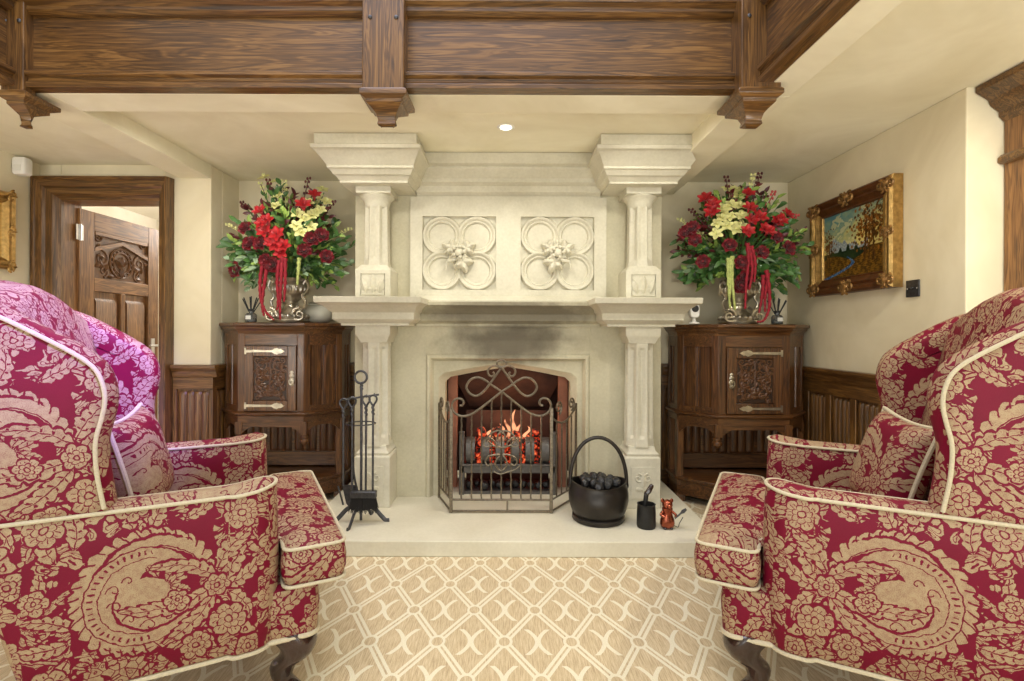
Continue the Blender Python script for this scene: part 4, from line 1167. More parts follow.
    for j in range(4):
        q = M(T @ wall_T((0, .396, 0), (-1, 0, 0), (0, -1, 0))); a = -.40+.2*j; linenfold(q, a+.012, a+.188, .305, .555, 0, .02, 3); q.build('linenfold_panel', 'cab_z', t, smooth=50)
    bp = [(-.24, .03), (.24, .03), (.455, .215), (.455, .42), (-.455, .42), (-.455, .215)]
    def br(dd, z): return [(p.x, min(p.y, .42), z) for p in offset(bp, dd)]
    q = M(T); q.loft([br(-.01, .055), br(-.01, .15), br(.0, .155), br(.008, .165), br(.008, .18), br(-.012, .19)]); q.build('platform', 'cab_x', t, bevel=.002)
    for s in (-1, 1):
        for (fx, fy) in ((.22, .07), (.42, .24), (.42, .38)):
            q = M(T); q.frusta([(s*fx-.03, s*fx+.03, fy-.03, fy+.03, 0), (s*fx-.034, s*fx+.034, fy-.034, fy+.034, .03), (s*fx-.026, s*fx+.026, fy-.026, fy+.026, .06)]); q.build('bracket_foot', 'cab_z', t, bevel=.003)
    return t
CT = 1.267
cabinet(-1.62, 3.50, .94, -1, 'canted oak cabinet with carved door in the left recess by the doorway')
cabinet(1.66, 3.45, 1.0, 1, 'canted oak cabinet with carved door in the right recess by the painting')

# ------------------------------------------------------------------ things on the cabinets
def urn(root, c, k=1.0):
    m = M(); pr = [(.075, 0), (.125, .002), (.13, .014), (.118, .03), (.122, .045), (.105, .07), (.07, .085), (.05, .105), (.045, .125), (.055, .14), (.05, .15), (.075, .17), (.105, .20), (.12, .24), (.118, .27), (.105, .29), (.118, .305), (.125, .312), (.11, .312), (.095, .28)]
    m.lathe([(r*k, z*k) for r, z in pr], c, 32); u_ = m.build('urn', 'silver', root, smooth=45)
    m = M()
    for i in range(20):
        a = 2*PI*i/20; m.ball((c[0]+.12*k*math.cos(a), c[1]+.12*k*math.sin(a), c[2]+.045*k), .017*k, 7)
    m.build('beaded_foot_band', 'silver', u_)
    m = M()
    for i in range(20):
        a = 2*PI*i/20; m.ball((c[0]+.117*k*math.cos(a+.1), c[1]+.117*k*math.sin(a+.1), c[2]+.235*k), .014*k, 7, None, (1, 1, 2))
    m.build('embossed_body_band', 'silver', u_)
    for s in (-1, 1):
        m = M(); m.tube(bez([(c[0]+s*.06*k, c[1]-.03, c[2]+.12*k), (c[0]+s*.10*k, c[1]-.03, c[2]+.10*k), (c[0]+s*.122*k, c[1]-.03, c[2]+.15*k), (c[0]+s*.10*k, c[1]-.03, c[2]+.19*k), (c[0]+s*.14*k, c[1]-.03, c[2]+.25*k), (c[0]+s*.125*k, c[1]-.03, c[2]+.30*k), (c[0]+s*.105*k, c[1]-.03, c[2]+.27*k)], 5), .010*k, 7); m.build('scroll_handle', 'silver', u_)
        m = M(); spiral(m, c[0]+s*.10*k, c[2]+.055*k, .05*k, 1.5, PI/2, c[1]-.09, .012*k, None, s); m.build('scroll_foot', 'silver', u_)

def petal_grid(m, L, W, cup, tipdrop, base_r, ang, tilt, pointed=.0, T=None, nu=5, nv=4):
    rings = []
    for i in range(nu+1):
        t = i/nu
        w = W*math.sin(PI*(.12+.80*t))**.7*(1-pointed*t*t)
        row = []
        for j in range(nv+1):
            s = -1+2*j/nv
            x = base_r+L*t*math.cos(tilt)-tipdrop*t*t*math.sin(tilt)
            z = L*t*math.sin(tilt)+cup*(s*s)*W - tipdrop*t*t
            y = s*w*.5
            ca, sa = math.cos(ang), math.sin(ang)
            row.append((x*ca-y*sa, x*sa+y*ca, z))
        rings.append(row)
    m.loft(rings, closed=False, T=T)
def rose_mesh():
    m = M()
    for L, n, tilt, W, r in ((.052, 6, .25, .058, .012), (.046, 5, .8, .05, .012), (.04, 5, 1.15, .04, .008), (.034, 4, 1.4, .03, .004)):
        for i in range(n): petal_grid(m, L, W, .35, .006 if tilt < .9 else -.004, r, 2*PI*i/n+tilt*2, tilt)
    m.ball((0, 0, .022), .014, 8)
    d = m.data('rose', 60, False); d.materials.append(MAT['rose']); return d
def amaryllis_mesh():
    m = M()
    for i in range(6): petal_grid(m, .085, .05, .18, .02, .004, 2*PI*i/6, .62 if i % 2 else .5, .45)
    m.tube([(0, 0, -.05), (0, 0, .0)], [.006, .012], 8)
    for i in range(5): m.tube([(0, 0, 0), (.012*math.cos(i*1.25), .012*math.sin(i*1.25), .055)], [.0015, .002], 4)
    d = m.data('amaryllis', 60, False); d.materials.append(MAT['amaryllis']); return d
def orchid_mesh():
    m = M()
    for i in range(5): petal_grid(m, .05, .036, .12, .008, .003, 2*PI*i/5+PI/2, .3, .2)
    petal_grid(m, .026, .026, .5, .0, .002, -PI/2, .9); m.ball((0, 0, .008), .007, 7)
    d = m.data('orchid', 60, False); d.materials.append(MAT['orchid']); return d
ROSE, AMAR, ORCH = rose_mesh(), amaryllis_mesh(), orchid_mesh()

def bouquet(label, root_loc, ctr, roses, reds, orchids, strands, seed, lim, twigs_right=False):
    R = random.Random(seed)
    t = thing('flower_arrangement', label, 'flower arrangement', root_loc)
    c0 = Vector(root_loc); urn(t, c0)
    hub = Vector((c0.x, c0.y, c0.z+.33))
    inv = wm(t).inverted()
    x0, x1, ymax, zmax = lim
    def clampP(p):
        return Vector((min(max(p.x, x0), x1), min(p.y, ymax), min(p.z, zmax)))
    def depth(pxx, pyy):
        """front of a dome around ctr, sized to the photo"""
        a = ((pxx-ctr[0])/72)**2+((pyy-ctr[1])/68)**2
        return c0.y-.27*math.sqrt(max(0, 1-a))+.02
    def bloom(name, me, P, sc):
        d = (P-(hub+Vector((0, .12, .05)))).normalized(); d = (d+Vector((0, -.6, .1))).normalized()
        o = bpy.data.objects.new(name, me); C.objects.link(o); o.parent = t
        q = d.to_track_quat('Z', 'Y') @ Matrix.Rotation(R.uniform(0, 6), 4, 'Z').to_quaternion()
        o.matrix_basis = inv @ Matrix.LocRotScale(P, q, Vector((sc,)*3))
        return o
    stems = M()
    for lst, nm, me, sc in ((roses, 'rose', ROSE, .86), (reds, 'red_lily', AMAR, .80), (orchids, 'lime_orchid', ORCH, .95)):
        for (a, b) in lst:
            P = clampP(px(a, b, depth(a, b)+(-.03 if nm != 'lime_orchid' else .02)))
            bloom(nm, me, P, sc*R.uniform(.9, 1.1))
            stems.tube(bez([hub+Vector((R.uniform(-.05, .05), R.uniform(-.05, .05), -.08)), hub.lerp(P, .5)+Vector((0, .03, .02)), P+Vector((0, .03, -.01))], 4), .004, 5)
    # foliage
    kinds = {'leaf': M(), 'leaf_lit': M(), 'leaf_grey': M(), 'leaf_wine': M()}
    def leaf(m, p, d, L, Wd):
        d = d.normalized(); up = Vector((R.uniform(-.6, .6), -1, R.uniform(-.2, .9)))
        s = d.cross(up)
        if s.length < .1: s = d.orthogonal()
        s.normalize(); n = s.cross(d).normalized()
        l, c, r = [], [], []
        for i in range(5):
            q = i/4; w = Wd*.5*math.sin(PI*(.05+.93*q))**.75; cc = p+d*(L*q)-n*(L*.25*q*q)
            l.append(clampP(cc+s*w+n*w*.3)); c.append(clampP(cc)); r.append(clampP(cc-s*w+n*w*.3))
        m.loft([l, c, r], closed=False)
    cz = 1.79
    for i in range(260):
        a = R.uniform(-.95, PI+.95); f = math.sqrt(R.uniform(.06, 1)); yo = R.uniform(-.27, .2)
        rx, rz = .42, (.47 if math.sin(a) > 0 else .40)
        tip = Vector((c0.x+(ctr[0]-ctr[2])/F*c0.y+rx*f*math.cos(a)*(1.08 if math.sin(a) < .3 else .92), c0.y+yo*math.sqrt(max(.05, 1-f*f*.8)), cz+rz*f*math.sin(a)))
        tip = clampP(tip)
        mid = hub.lerp(tip, .5)+Vector((0, 0, .06))
        pth = bez([hub, mid, tip], 6)
        stems.tube(pth, .0028, 4)
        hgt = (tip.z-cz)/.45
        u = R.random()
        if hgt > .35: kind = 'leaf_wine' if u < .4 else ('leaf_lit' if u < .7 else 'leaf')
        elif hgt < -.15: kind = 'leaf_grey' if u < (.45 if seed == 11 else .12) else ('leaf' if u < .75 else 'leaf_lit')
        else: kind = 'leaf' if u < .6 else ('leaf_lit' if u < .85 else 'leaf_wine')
        n = R.randint(6, 9); sz = {'leaf': .062, 'leaf_lit': .052, 'leaf_grey': .055, 'leaf_wine': .05}[kind]
        for j in range(n):
            q = .35+.65*j/(n-1); k = min(len(pth)-2, int(q*(len(pth)-1)))
            p = pth[k]; d = (pth[k+1]-p).normalized()
            side = Vector((R.uniform(-1, 1), R.uniform(-1, .4), R.uniform(-.6, .8)))
            leaf(kinds[kind], p, d*.7+side*.9, sz*R.uniform(.7, 1.25), sz*.52)
    for k, m in kinds.items():
        if m.v:
            o = m.build('foliage', k, t, smooth=60, fixn=False); o['kind'] = 'stuff'
            o['label'] = {'leaf': 'dark green leaves', 'leaf_lit': 'fresh light green leaves', 'leaf_grey': 'grey green leaves', 'leaf_wine': 'burgundy red leaves'}[k]
    stems.build('stems', 'leaf', t, fixn=True)
    # bare twigs with buds at the top
    for i in range(9):
        a = PI*(.12+.76*i/8)+R.uniform(-.1, .1)
        tip = clampP(Vector((c0.x+.45*math.cos(a), c0.y+R.uniform(-.15, .1), cz+.02+.47*math.sin(a)+R.uniform(-.05, .05))))
        m = M(); pth = bez([hub, hub.lerp(tip, .55)+Vector((0, 0, .05)), tip], 6); m.tube(pth, .003, 5)
        b = m.build('twig', 'twig', t)
        m = M()
        for j in range(6):
            p = pth[-1-j]
            for s in (-1, 1):
                m.ball(p+Vector((s*.012, R.uniform(-.01, .01), .006)), .008, 6, None, (1, 1, 1.4))
        m.tube([pth[-1], pth[-7]], .003, 5)
        for j in range(6):
            p = pth[-1-j]; m.tube([p+Vector((-.012, 0, .006)), p+Vector((.012, 0, .006))], .002, 4)
        m.build('buds', 'pink' if (i < 3 and twigs_right) else ('leaf_wine' if i % 2 else 'orchid'), b)
    for col, pts in strands:
        P = [px(a, b, depth(*pts[0])-.05-.0*j) for j, (a, b) in enumerate(pts)]
        P = [Vector((p.x, min(p.y, c0.y-.15), max(p.z, CT+.012))) for p in P]
        pth = bez(P, 8); m = M()
        m.tube(pth, [.0135*(1-.55*i/len(pth))*(1+.24*math.sin(i*2.3)) for i in range(len(pth))], 7)
        m.build('amaranth_tassel', col, t, smooth=70)
    return t
lcx, lcy = -218/F*3.66, 3.66
bouquet('red rose and lily arrangement in a silver urn on the left cabinet', (lcx, lcy, CT), (290, 250, 290),
    [(246, 229), (250, 244), (261, 244), (266, 261), (272, 265), (304, 251), (326, 257), (321, 236), (311, 240), (237, 270)],
    [(260, 212), (267, 222), (265, 232), (277, 235), (271, 242), (284, 246), (281, 253), (276, 246), (262, 224), (314, 196), (303, 206)],
    [(277, 196), (275, 206), (307, 203), (315, 213), (326, 202), (311, 227), (297, 214), (296, 226), (264, 178), (274, 182), (304, 219), (320, 210), (322, 190), (300, 232), (310, 216)],
    [('amaranth', [(263, 262), (260, 280), (261, 300), (266, 312), (274, 321)]), ('amaranth', [(267, 265), (264, 285), (262, 305), (264, 316)]), ('amaranth', [(282, 257), (281, 280), (280, 300), (280, 321)]), ('amaranth', [(285, 258), (285, 280), (284, 302)]), ('amaranth', [(279, 260), (277, 280), (278, 300), (277, 310)]), ('amaranth_g', [(299, 258), (298, 272), (297, 285)])],
    11, (XP+.03, -1.1, YB-.04, ZC-.04))
rcx, rcy = 230/F*3.62, 3.62
bouquet('red rose and lily arrangement in a silver urn on the right cabinet', (rcx, rcy, CT), (738, 248, 738),
    [(686, 233), (695, 241), (692, 229), (729, 246), (703, 262), (741, 263), (761, 253), (740, 285), (775, 238), (787, 249), (744, 278)],
    [(747, 195), (705, 200), (711, 213), (749, 209), (751, 221), (747, 232), (775, 223), (768, 232), (786, 215), (759, 218), (764, 230), (713, 206), (779, 221)],
    [(732, 193), (735, 190), (720, 208), (727, 189), (738, 196), (717, 224), (726, 226), (716, 234), (735, 230), (740, 206), (741, 216), (740, 226), (724, 210), (731, 205), (722, 218), (729, 217)],
    [('amaranth', [(747, 243), (748, 262), (746, 285), (745, 309)]), ('amaranth', [(751, 246), (755, 262), (754, 282)]), ('amaranth', [(749, 246), (752, 270), (749, 290)]), ('amaranth', [(766, 270), (769, 290), (769, 308), (764, 320), (757, 325)]), ('amaranth', [(763, 275), (762, 295), (759, 313)]), ('amaranth', [(768, 273), (765, 295), (765, 312)]), ('amaranth_g', [(728, 258), (728, 280), (730, 308)]), ('amaranth_g', [(732, 256), (732, 280), (735, 310)]), ('amaranth_g', [(730, 258), (730, 285), (729, 300)])],
    12, (1.12, XR-.06, YB-.04, ZC-.04), True)

def diffuser(x, y, Y, label):
    c = px(x, y, Y); c.z = CT+.001
    t = thing('reed_diffuser', label, 'reed diffuser', c)
    m = M(); m.lathe([(.030, .0), (.038, .004), (.038, .05), (.030, .062), (.014, .068), (.014, .085)], c, 24); m.build('bottle', 'glass', t)
    m = M(); m.lathe([(.02, .004), (.033, .006), (.033, .030), (.02, .031)], c, 24); m.build('oil', 'black', t)
    m = M(); m.lathe([(.016, .08), (.019, .08), (.019, .094), (.010, .094)], c, 16); m.build('collar', 'black', t)
    m = M(); m.box(c.x-.018, c.x+.018, c.y-.042, c.y-.0395, c.z+.02, c.z+.046); m.build('label', 'card', t)
    for k, (dx, dy) in enumerate(((-.065, .01), (-.042, -.02), (-.018, .02), (.006, -.01), (.03, .02), (.056, -.01), (.072, .012))):
        m = M(); m.tube([c+Vector((-dx*.12, -dy*.12, .03)), c+Vector((dx, dy, .185-abs(dx)*.3))], .0038, 6); m.build('reed', 'black', t)
diffuser(251, 320, 3.60, 'reed diffuser with black sticks left of the left urn')
diffuser(777, 322, 3.56, 'reed diffuser with black sticks right of the right urn')

c = px(318, 320, 3.80); c.z = CT+.001
t = thing('ceramic_jar', 'pale grey lidded jar behind the left urn beside the mantel', 'jar', c)
m = M(); m.lathe([(.06, 0), (.075, .004), (.10, .03), (.11, .065), (.10, .10), (.075, .125), (.07, .13)], c, 28); m.build('jar', 'ceramic', t, smooth=60)
m = M(); m.lathe([(.075, .13), (.078, .136), (.06, .15), (.03, .16), (.012, .165), (.018, .178), (.008, .188)], c, 28); m.build('lid', 'ceramic', t, smooth=60)

c = px(694, 322, 3.53); c.z = CT+.001
t = thing('security_camera', 'small white camera with black lens on the right cabinet', 'camera', c)
m = M(); m.lathe([(.03, 0), (.036, .002), (.034, .010), (.012, .016), (.01, .04)], c, 20); m.build('stand', 'white', t)
m = M(); p = rounded([(-.031, .042), (.031, .042), (.031, .132), (-.031, .132)], .024, 5)
m.loft([[c+Vector((a*k, dy, .087+(b-.087)*k)) for a, b in p] for dy, k in ((-.022, .9), (-.018, 1), (.018, 1), (.024, .86))]); m.build('housing', 'white', t)
m = M(); m.loft([[c+Vector((r*math.cos(2*PI*i/20), y, .104+r*math.sin(2*PI*i/20))) for i in range(20)] for r, y in ((.024, -.02), (.024, -.026), (.016, -.029), (.008, -.027))]); m.build('lens', 'black', t)

# ------------------------------------------------------------------ painting
def painting():
    y0, y1, z0, z1 = 2.79, 3.55, 1.46, 2.08
    t = thing('landscape_painting', 'gilt framed river landscape painting on the right wall', 'painting', (XR, (y0+y1)/2, z0))
    T = wall_T((XR-.004, y1, z0), (0, -1, 0), (-1, 0, 0)); w, h = y1-y0, z1-z0; fw = .105
    prof = [(.0, .0), (.0, .055), (.012, .07), (.03, .066), (.045, .05), (.06, .056), (.075, .044), (.09, .036), (.10, .038), (fw, .022), (fw, .0)]
    names = ['bottom_frame', 'right_frame', 'top_frame', 'left_frame']
    cs = [(0, 0), (w, 0), (w, h), (0, h)]; ins = [(1, 1), (-1, 1), (-1, -1), (1, -1)]
    for i in range(4):
        q = M(T); a, b = cs[i], cs[(i+1) % 4]; ia, ib = ins[i], ins[(i+1) % 4]
        q.loft([[(a[0]+ia[0]*d, n, a[1]+ia[1]*d) for d, n in prof], [(b[0]+ib[0]*d, n, b[1]+ib[1]*d) for d, n in prof]])
        q.build('frame_side', 'gilt_red' if i in (0, 2) else 'gold', t, smooth=30)
    def orn(cx, cz, s, nm):
        q = M(T @ Matrix(((1, 0, 0, 0), (0, -1, 0, 0), (0, 0, 1, 0), (0, 0, 0, 1))))
        for sg in (-1, 1):
            spiral(q, cx+sg*s*.55, cz, s*.4, 1.4, PI/2, -.066, s*.13, None, sg)
            spiral(q, cx+sg*s*.3, cz-s*.3, s*.28, 1.2, -PI/2, -.07, s*.1, None, -sg)
            for k in range(4): leafblob(q, cx, cz, s*.62, s*.26, PI/2+sg*(.45+.5*k), -.060, .012)
        q.ball((cx, -.07, cz), s*.28, 8, None, (1, .5, 1))
        q.build('frame_ornament', 'gilt_dark', t)
    o = .045
    for cx, cz, s in ((o, o, .08), (w-o, o, .075), (w-o, h-o, .075), (o, h-o, .085), (w/2, h-o+.01, .08), (w/2, o-.01, .08), (o-.01, h/2, .075), (w-o+.01, h/2, .06)):
        orn(cx, cz, s, '')
    # canvas, painted point by point
    nu, nv = 190, 130; cw, ch = w-2*fw+.01, h-2*fw+.01
    R = random.Random(9); vs = []; cols = []
    def mixc(a, b, k): k = max(0, min(1, k)); return tuple(x+(y-x)*k for x, y in zip(a, b))
    def nz(x, y, s=0):
        v = 0; a = .5
        for o_ in range(4):
            f = 2**o_; v += a*math.sin(x*f*7.1+s+math.cos(y*f*5.3+s*1.7)*1.9)*math.cos(y*f*6.7-s+math.sin(x*f*4.1)*1.3); a *= .55
        return v
    blobs = [(R.gauss(.80, .13), R.gauss(.68, .17), R.uniform(.008, .026), R.random()) for _ in range(520)]
    blobs += [(R.gauss(.09, .05), R.gauss(.55, .12), R.uniform(.007, .018), R.random()) for _ in range(160)]
    for j in range(nv):
        for i in range(nu):
            x, y = i/(nu-1), j/(nv-1)
            n_ = nz(x*2, y*2)
            sky = mixc((.93, .86, .52), (.36, .58, .62), (y-.42)*1.7+(.35-x)*.5+n_*.5)
            if n_ > .25: sky = mixc(sky, (.95, .90, .66), .7)
            col = sky
            hill = .50+.05*abs(math.sin(x*19+1))+.06*math.sin(x*7+.5)+.05*nz(x*6, .3)
            if y < hill and .1 < x < .75: col = mixc((.52, .58, .62), (.80, .82, .80), abs(nz(x*9, y*9))*1.6)
            tr = .40+.10*max(0, math.sin(x*47))*max(0, 1-abs(x-.42)*3)
            if y < tr: col = mixc((.10, .17, .12), (.22, .28, .16), n_+.5)
            gl = .30+.05*math.sin(x*9)+.13*max(0, x-.5)
            if y < gl: col = mixc((.26, .17, .06), (.62, .44, .15), .5+nz(x*8, y*16))
            # river
            ryc = y
            cxr = .42+.12*math.sin((y-.02)*11)-.75*(.27-y)*max(0, .27-y)*3 - max(0, .2-y)*1.2
            wv = .02+.42*max(0, .30-y)**1.2
            if y < .31 and abs(x-cxr) < wv*.6: col = mixc((.16, .33, .55), (.66, .78, .88), max(0, nz(x*14, y*40)*1.6))
            for bx, by, br_, tone in blobs:
                if (x-bx)**2*2.0+(y-by)**2 < br_*br_:
                    k = nz(x*25, y*25, tone*9)
                    col = mixc(mixc((.18, .11, .04), (.64, .38, .12), tone), (.82, .62, .26), max(0, k)*1.2)
            for tx, lean, tw in ((.70, .05, .017), (.84, -.03, .014), (.77, .02, .008), (.06, .02, .010), (.11, -.02, .008)):
                top = .8 if tx > .5 else .55
                if .18 < y < top and abs(x-tx-lean*(y-.2)) < tw*(1.3-y): col = mixc((.16, .09, .04), (.52, .36, .18), .5+nz(x*60, y*8))
            vs.append((fw-.005+cw*x, .024, fw-.005+ch*y)); cols.append(tuple(max(0, min(1, c))**2.2*.75 for c in col))
    fs = [(j*nu+i, j*nu+i+1, (j+1)*nu+i+1, (j+1)*nu+i) for j in range(nv-1) for i in range(nu-1)]
    q = M(T); q.add(vs, fs); ob = q.build('canvas', 'paint', t, smooth=0)
    att = ob.data.color_attributes.new('paint', 'FLOAT_COLOR', 'POINT')
    for k, c_ in enumerate(cols): att.data[k].color = (*c_, 1)
    return t
painting()
t = thing('light_switch', 'square black light switch on the right wall below the painting', 'light switch', (XR, 2.72, 1.40))
m = M(); m.box(XR-.009, XR-.001, 2.675, 2.765, 1.40, 1.49); m.build('plate', 'iron', t, bevel=.003)
m = M(); m.tube([(XR-.008, 2.72, 1.448), (XR-.025, 2.72, 1.442)], .006, 8); m.build('toggle', 'black', t)
for s in (-1, 1):
    m = M(); m.ball((XR-.009, 2.72+s*.032, 1.445), .004, 6); m.build('screw', 'steel', t)

# gilt mirror on the left wall
def mirror():
    T = wall_T((XL+.004, 2.79, 1.60), (0, 1, 0), (1, 0, 0)); w, h, fw = .58, .50, .075
    t = thing('gilt_mirror', 'gold framed mirror on the left wall beside the door frame', 'mirror', (XL, 3.15, 1.60))
    prof = [(0, 0), (0, .03), (.012, .045), (.03, .035), (.05, .04), (.065, .03), (fw, .015), (fw, 0)]
    cs = [(0, 0), (w, 0), (w, h), (0, h)]; ins = [(1, 1), (-1, 1), (-1, -1), (1, -1)]
    for i in range(4):
        q = M(T); a, b = cs[i], cs[(i+1) % 4]; ia, ib = ins[i], ins[(i+1) % 4]
        q.loft([[(a[0]+ia[0]*d, n, a[1]+ia[1]*d) for d, n in prof], [(b[0]+ib[0]*d, n, b[1]+ib[1]*d) for d, n in prof]]); q.build('frame_side', 'gold', t, smooth=30)
    for cx in (0, w):
        for cz in (0.02, h/2, h-.02):
            q = M(T @ Matrix(((1, 0, 0, 0), (0, -1, 0, 0), (0, 0, 1, 0), (0, 0, 0, 1))))
            x = cx+(.03 if cx == 0 else -.03)
            for sg in (-1, 1): spiral(q, x+sg*.008, cz+sg*.016, .022, 1.3, sg*PI/2, -.042, .007, None, sg)
            for k in range(5): leafblob(q, x, cz, .036, .02, k*1.26, -.040, .010)
            q.build('frame_ornament', 'gold', t)
    q = M(T); q.box(fw-.004, w-fw+.004, .004, .010, fw-.004, h-fw+.004); q.build('glass', 'mirror', t)
mirror()
c = Vector((XL+.05, 3.40, 2.235))
t = thing('motion_detector', 'white motion detector in the corner above the door frame', 'detector', c)
m = M(); p = rounded([(-.045, -.035), (.045, -.035), (.045, .035), (-.045, .035)], .02, 4)
m.loft([[c+Vector((a*k, b*k, z)) for a, b in p] for z, k in ((0, .8), (.01, 1), (.10, 1), (.112, .85))]); m.build('housing', 'white', t)
m = M(); m.box(c.x-.025, c.x+.025, c.y-.0375, c.y-.034, c.z+.02, c.z+.06); m.build('lens', 'card', t, bevel=.002)
def downlight(x, y, label):
    t = thing('ceiling_downlight', label, 'ceiling light', (x, y, ZC-.012))
    m = M(); m.lathe([(.030, -.003), (.044, -.006), (.050, -.001), (.03, .0)], (x, y, ZC), 28); m.build('trim_ring', 'white', t)
    m = M(); m.lathe([(.001, -.004), (.032, -.004), (.03, -.001)], (x, y, ZC), 24); m.build('lamp', 'lamp', t)
downlight(-.017, 2.90, 'small round lit downlight in the ceiling before the fireplace')
# ------------------------------------------------------------------ wing chairs
HW = .485
def chair(label, loc, rz):
    t = thing('wing_armchair', label, 'armchair', loc, rz)
    kw = dict(local=True)
    ZA, ZS = .690, .20
    def rx(z): return -.615-.235*max(0, z-.2)        # rear line of the frame
    # arms
    for s in (1, -1):
        plan = [(-.70, HW), (-.165, HW), (-.145, HW-.004), (-.125, HW+.014), (-.05, HW+.010), (-.008, HW-.035), (.0, HW-.085), (-.02, HW-.135), (-.06, HW-.15), (-.12, HW-.13), (-.70, HW-.125)]
        plan = [Vector(p) for p in plan][::-1]            # CCW
        P2 = rounded(plan, .03, 3)
        if s < 0: P2 = [Vector((p.x, -p.y)) for p in P2][::-1]
        def zt(x): return ZA+.018*max(0, (x+.16)/.16)**1.5+.0*x
        rings = []
        for f, d in ((0, -.012), (.02, 0), (.25, .006), (.5, .008), (.8, .004), (.97, 0), (1, -.006)):
            o = offset(P2, d); rings.append([(p.x if p.x > -.5 else p.x+.70+rx(ZS+(zt(p.x)-ZS)*f), p.y, ZS+(zt(p.x)-ZS)*f) for p in o])
        yc = s*(HW-.06)
        for kx, ky, hh in ((.97, .72, .009), (.93, .42, .015), (.88, .12, .018)):
            rings.append([(-.33+(p.x+.33)*kx, yc+(p.y-yc)*ky, zt(p.x)+hh) for p in P2])
        m = M(); m.loft(rings); a = m.build('arm', 'damask', t, smooth=50, uv=(.34, -.43), **kw)
        m = M(); o = offset(P2, -.001); m.tube([(p.x, p.y, zt(p.x)+.002) for p in o], .0058, 8, True); m.build('piping', 'piping', a, **kw)
        m = M(); m.tube([(p.x, p.y, ZS-.002) for p in offset(P2, -.004)], .007, 6, True); m.build('piping', 'piping', a, **kw)
    # wings
    prof = [(-.446, .69), (-.462, .80), (-.466, .89), (-.452, .96), (-.446, 1.0), (-.448, 1.04), (-.462, 1.085), (-.485, 1.115), (-.525, 1.147), (-.585, 1.187), (-.6755, 1.242), (-.76, 1.275), (rx(1.29)+.0, 1.29), (rx(1.0), 1.0), (rx(.69), .69)]
    edge0 = prof[:13]
    prof = [Vector((p.x, p.y)) for p in bez([(a, b, 0) for a, b in prof[:13]], 3)]+[Vector((rx(1.0), 1.0)), Vector((rx(.69), .69))]
    prof = [Vector((p[0], p[1])) for p in prof]
    area = sum(prof[i-1].x*prof[i].y-prof[i].x*prof[i-1].y for i in range(len(prof)))
    if area < 0: prof = prof[::-1]
    for s in (1, -1):
        rings = []
        for y, e in ((HW-.008, -.10), (HW-.006, -.03), (HW-.004, .0), (HW-.010, .006), (HW-.03, .018), (HW-.055, .023), (HW-.08, .019), (HW-.105, .006), (HW-.115, -.01), (HW-.11, -.05)):
            o = offset(prof, e) if e > -.06 else [p+(Vector((-.66, .95))-p)*(.35) for p in prof]
            if y < HW-.1:
                pass
            rings.append([(min(p.x, 9), s*y, p.y) for p in o])
        m = M(); m.loft(rings); w = m.build('wing', 'damask', t, smooth=60, uv=(.12, .05), **kw)
        edge = [p for p in prof]
        pts = [Vector((p.x, s*(HW-.001), p.y)) for p in prof if p.x > rx(p.y)+.004 or p.y > 1.2]
        pts.sort(key=lambda p: 0)
        seq = bez([(a, s*(HW+.001), b+(.015 if k == 0 else 0)) for k, (a, b) in enumerate(edge0)], 5)
        m = M(); m.tube(seq, .0058, 8); m.build('piping', 'piping', w, **kw)
    # back: camel topped upholstered slab
    outl = []
    for i in range(25):
        y = -.455+.91*i/24; q = (y/.455)
        outl.append(Vector((y, 1.262+.092*math.cos(q*PI*.5)**1.3)))
    outl = [Vector((-.455, .22))]+outl+[Vector((.455, .22))]
    a = sum(outl[i-1].x*outl[i].y-outl[i].x*outl[i-1].y for i in range(len(outl)))
    if a < 0: outl = outl[::-1]
    outl = rounded(outl, .04, 2)
    rings = []
    for dx, e in ((.205, -9), (.192, -.04), (.178, -.02), (.15, .0), (.10, .012), (.05, .010), (.015, .0), (.0, -.012)):
        o = offset(outl, e) if e > -1 else [Vector((0, .78))+(p-Vector((0, .78)))*.55 for p in outl]
        rings.append([(rx(p.y)+dx, p.x, p.y) for p in o])
    m = M(); m.loft(rings); b = m.build('back', 'damask', t, smooth=60, uv=(.05, .2), **kw)
    o = offset(outl, .002); m = M(); m.tube([(rx(p.y)+.012, p.x, p.y) for p in o], .0058, 7, True); m.build('piping', 'piping', b, **kw)
    # seat rail
    pl = rounded([(-.58, -.44), (.10, -.47), (.125, -.45), (.125, .45), (.10, .47), (-.58, .44)], .03, 3)
    m = M(); m.loft([[(p.x, p.y, z) for p in offset(pl, d)] for z, d in ((ZS, -.006), (ZS+.01, 0), (.30, .006), (.36, .0), (.37, -.02))]); r = m.build('seat_rail', 'damask', t, smooth=50, uv=(.2, .3), **kw)
    m = M(); m.tube([(p.x, p.y, ZS+.001) for p in offset(pl, .0)], .008, 7, True); m.build('piping', 'piping', r, **kw)
    # T cushion
    W2 = HW+.004
    T_ = [(-.56, -.352), (.018, -.352), (.018, -W2), (.205, -W2), (.205, W2), (.018, W2), (.018, .352), (-.56, .352)]
    P = rounded(T_, .035, 4)
    rings = []
    for z, d in ((.375, -.03), (.372, -.012), (.38, -.002), (.41, .008), (.45, .010), (.485, .004), (.497, -.002)):
        rings.append([(p.x, p.y, z) for p in offset(P, d)])
    m = M(); m.loft(rings, c1=False)
    # crowned top
    xs = [i/26 for i in range(27)]; 
    last = rings[-1]; N = len(last); cx_ = -.12
    prev = last
    def crown(p):
        dx = min(p[0]+.56, .205-p[0]); dy = (.352 if p[0] < .018 else W2)-abs(p[1])
        d = max(0, min(dx, dy)); return .497+.036*min(1, d/.16)**.6
    tr = []
    for k in range(1, 9):
        f = k/8
        tr.append([((p[0]+(-.15-p[0])*f*.98), p[1]*(1-f*.98), 0) for p in last])
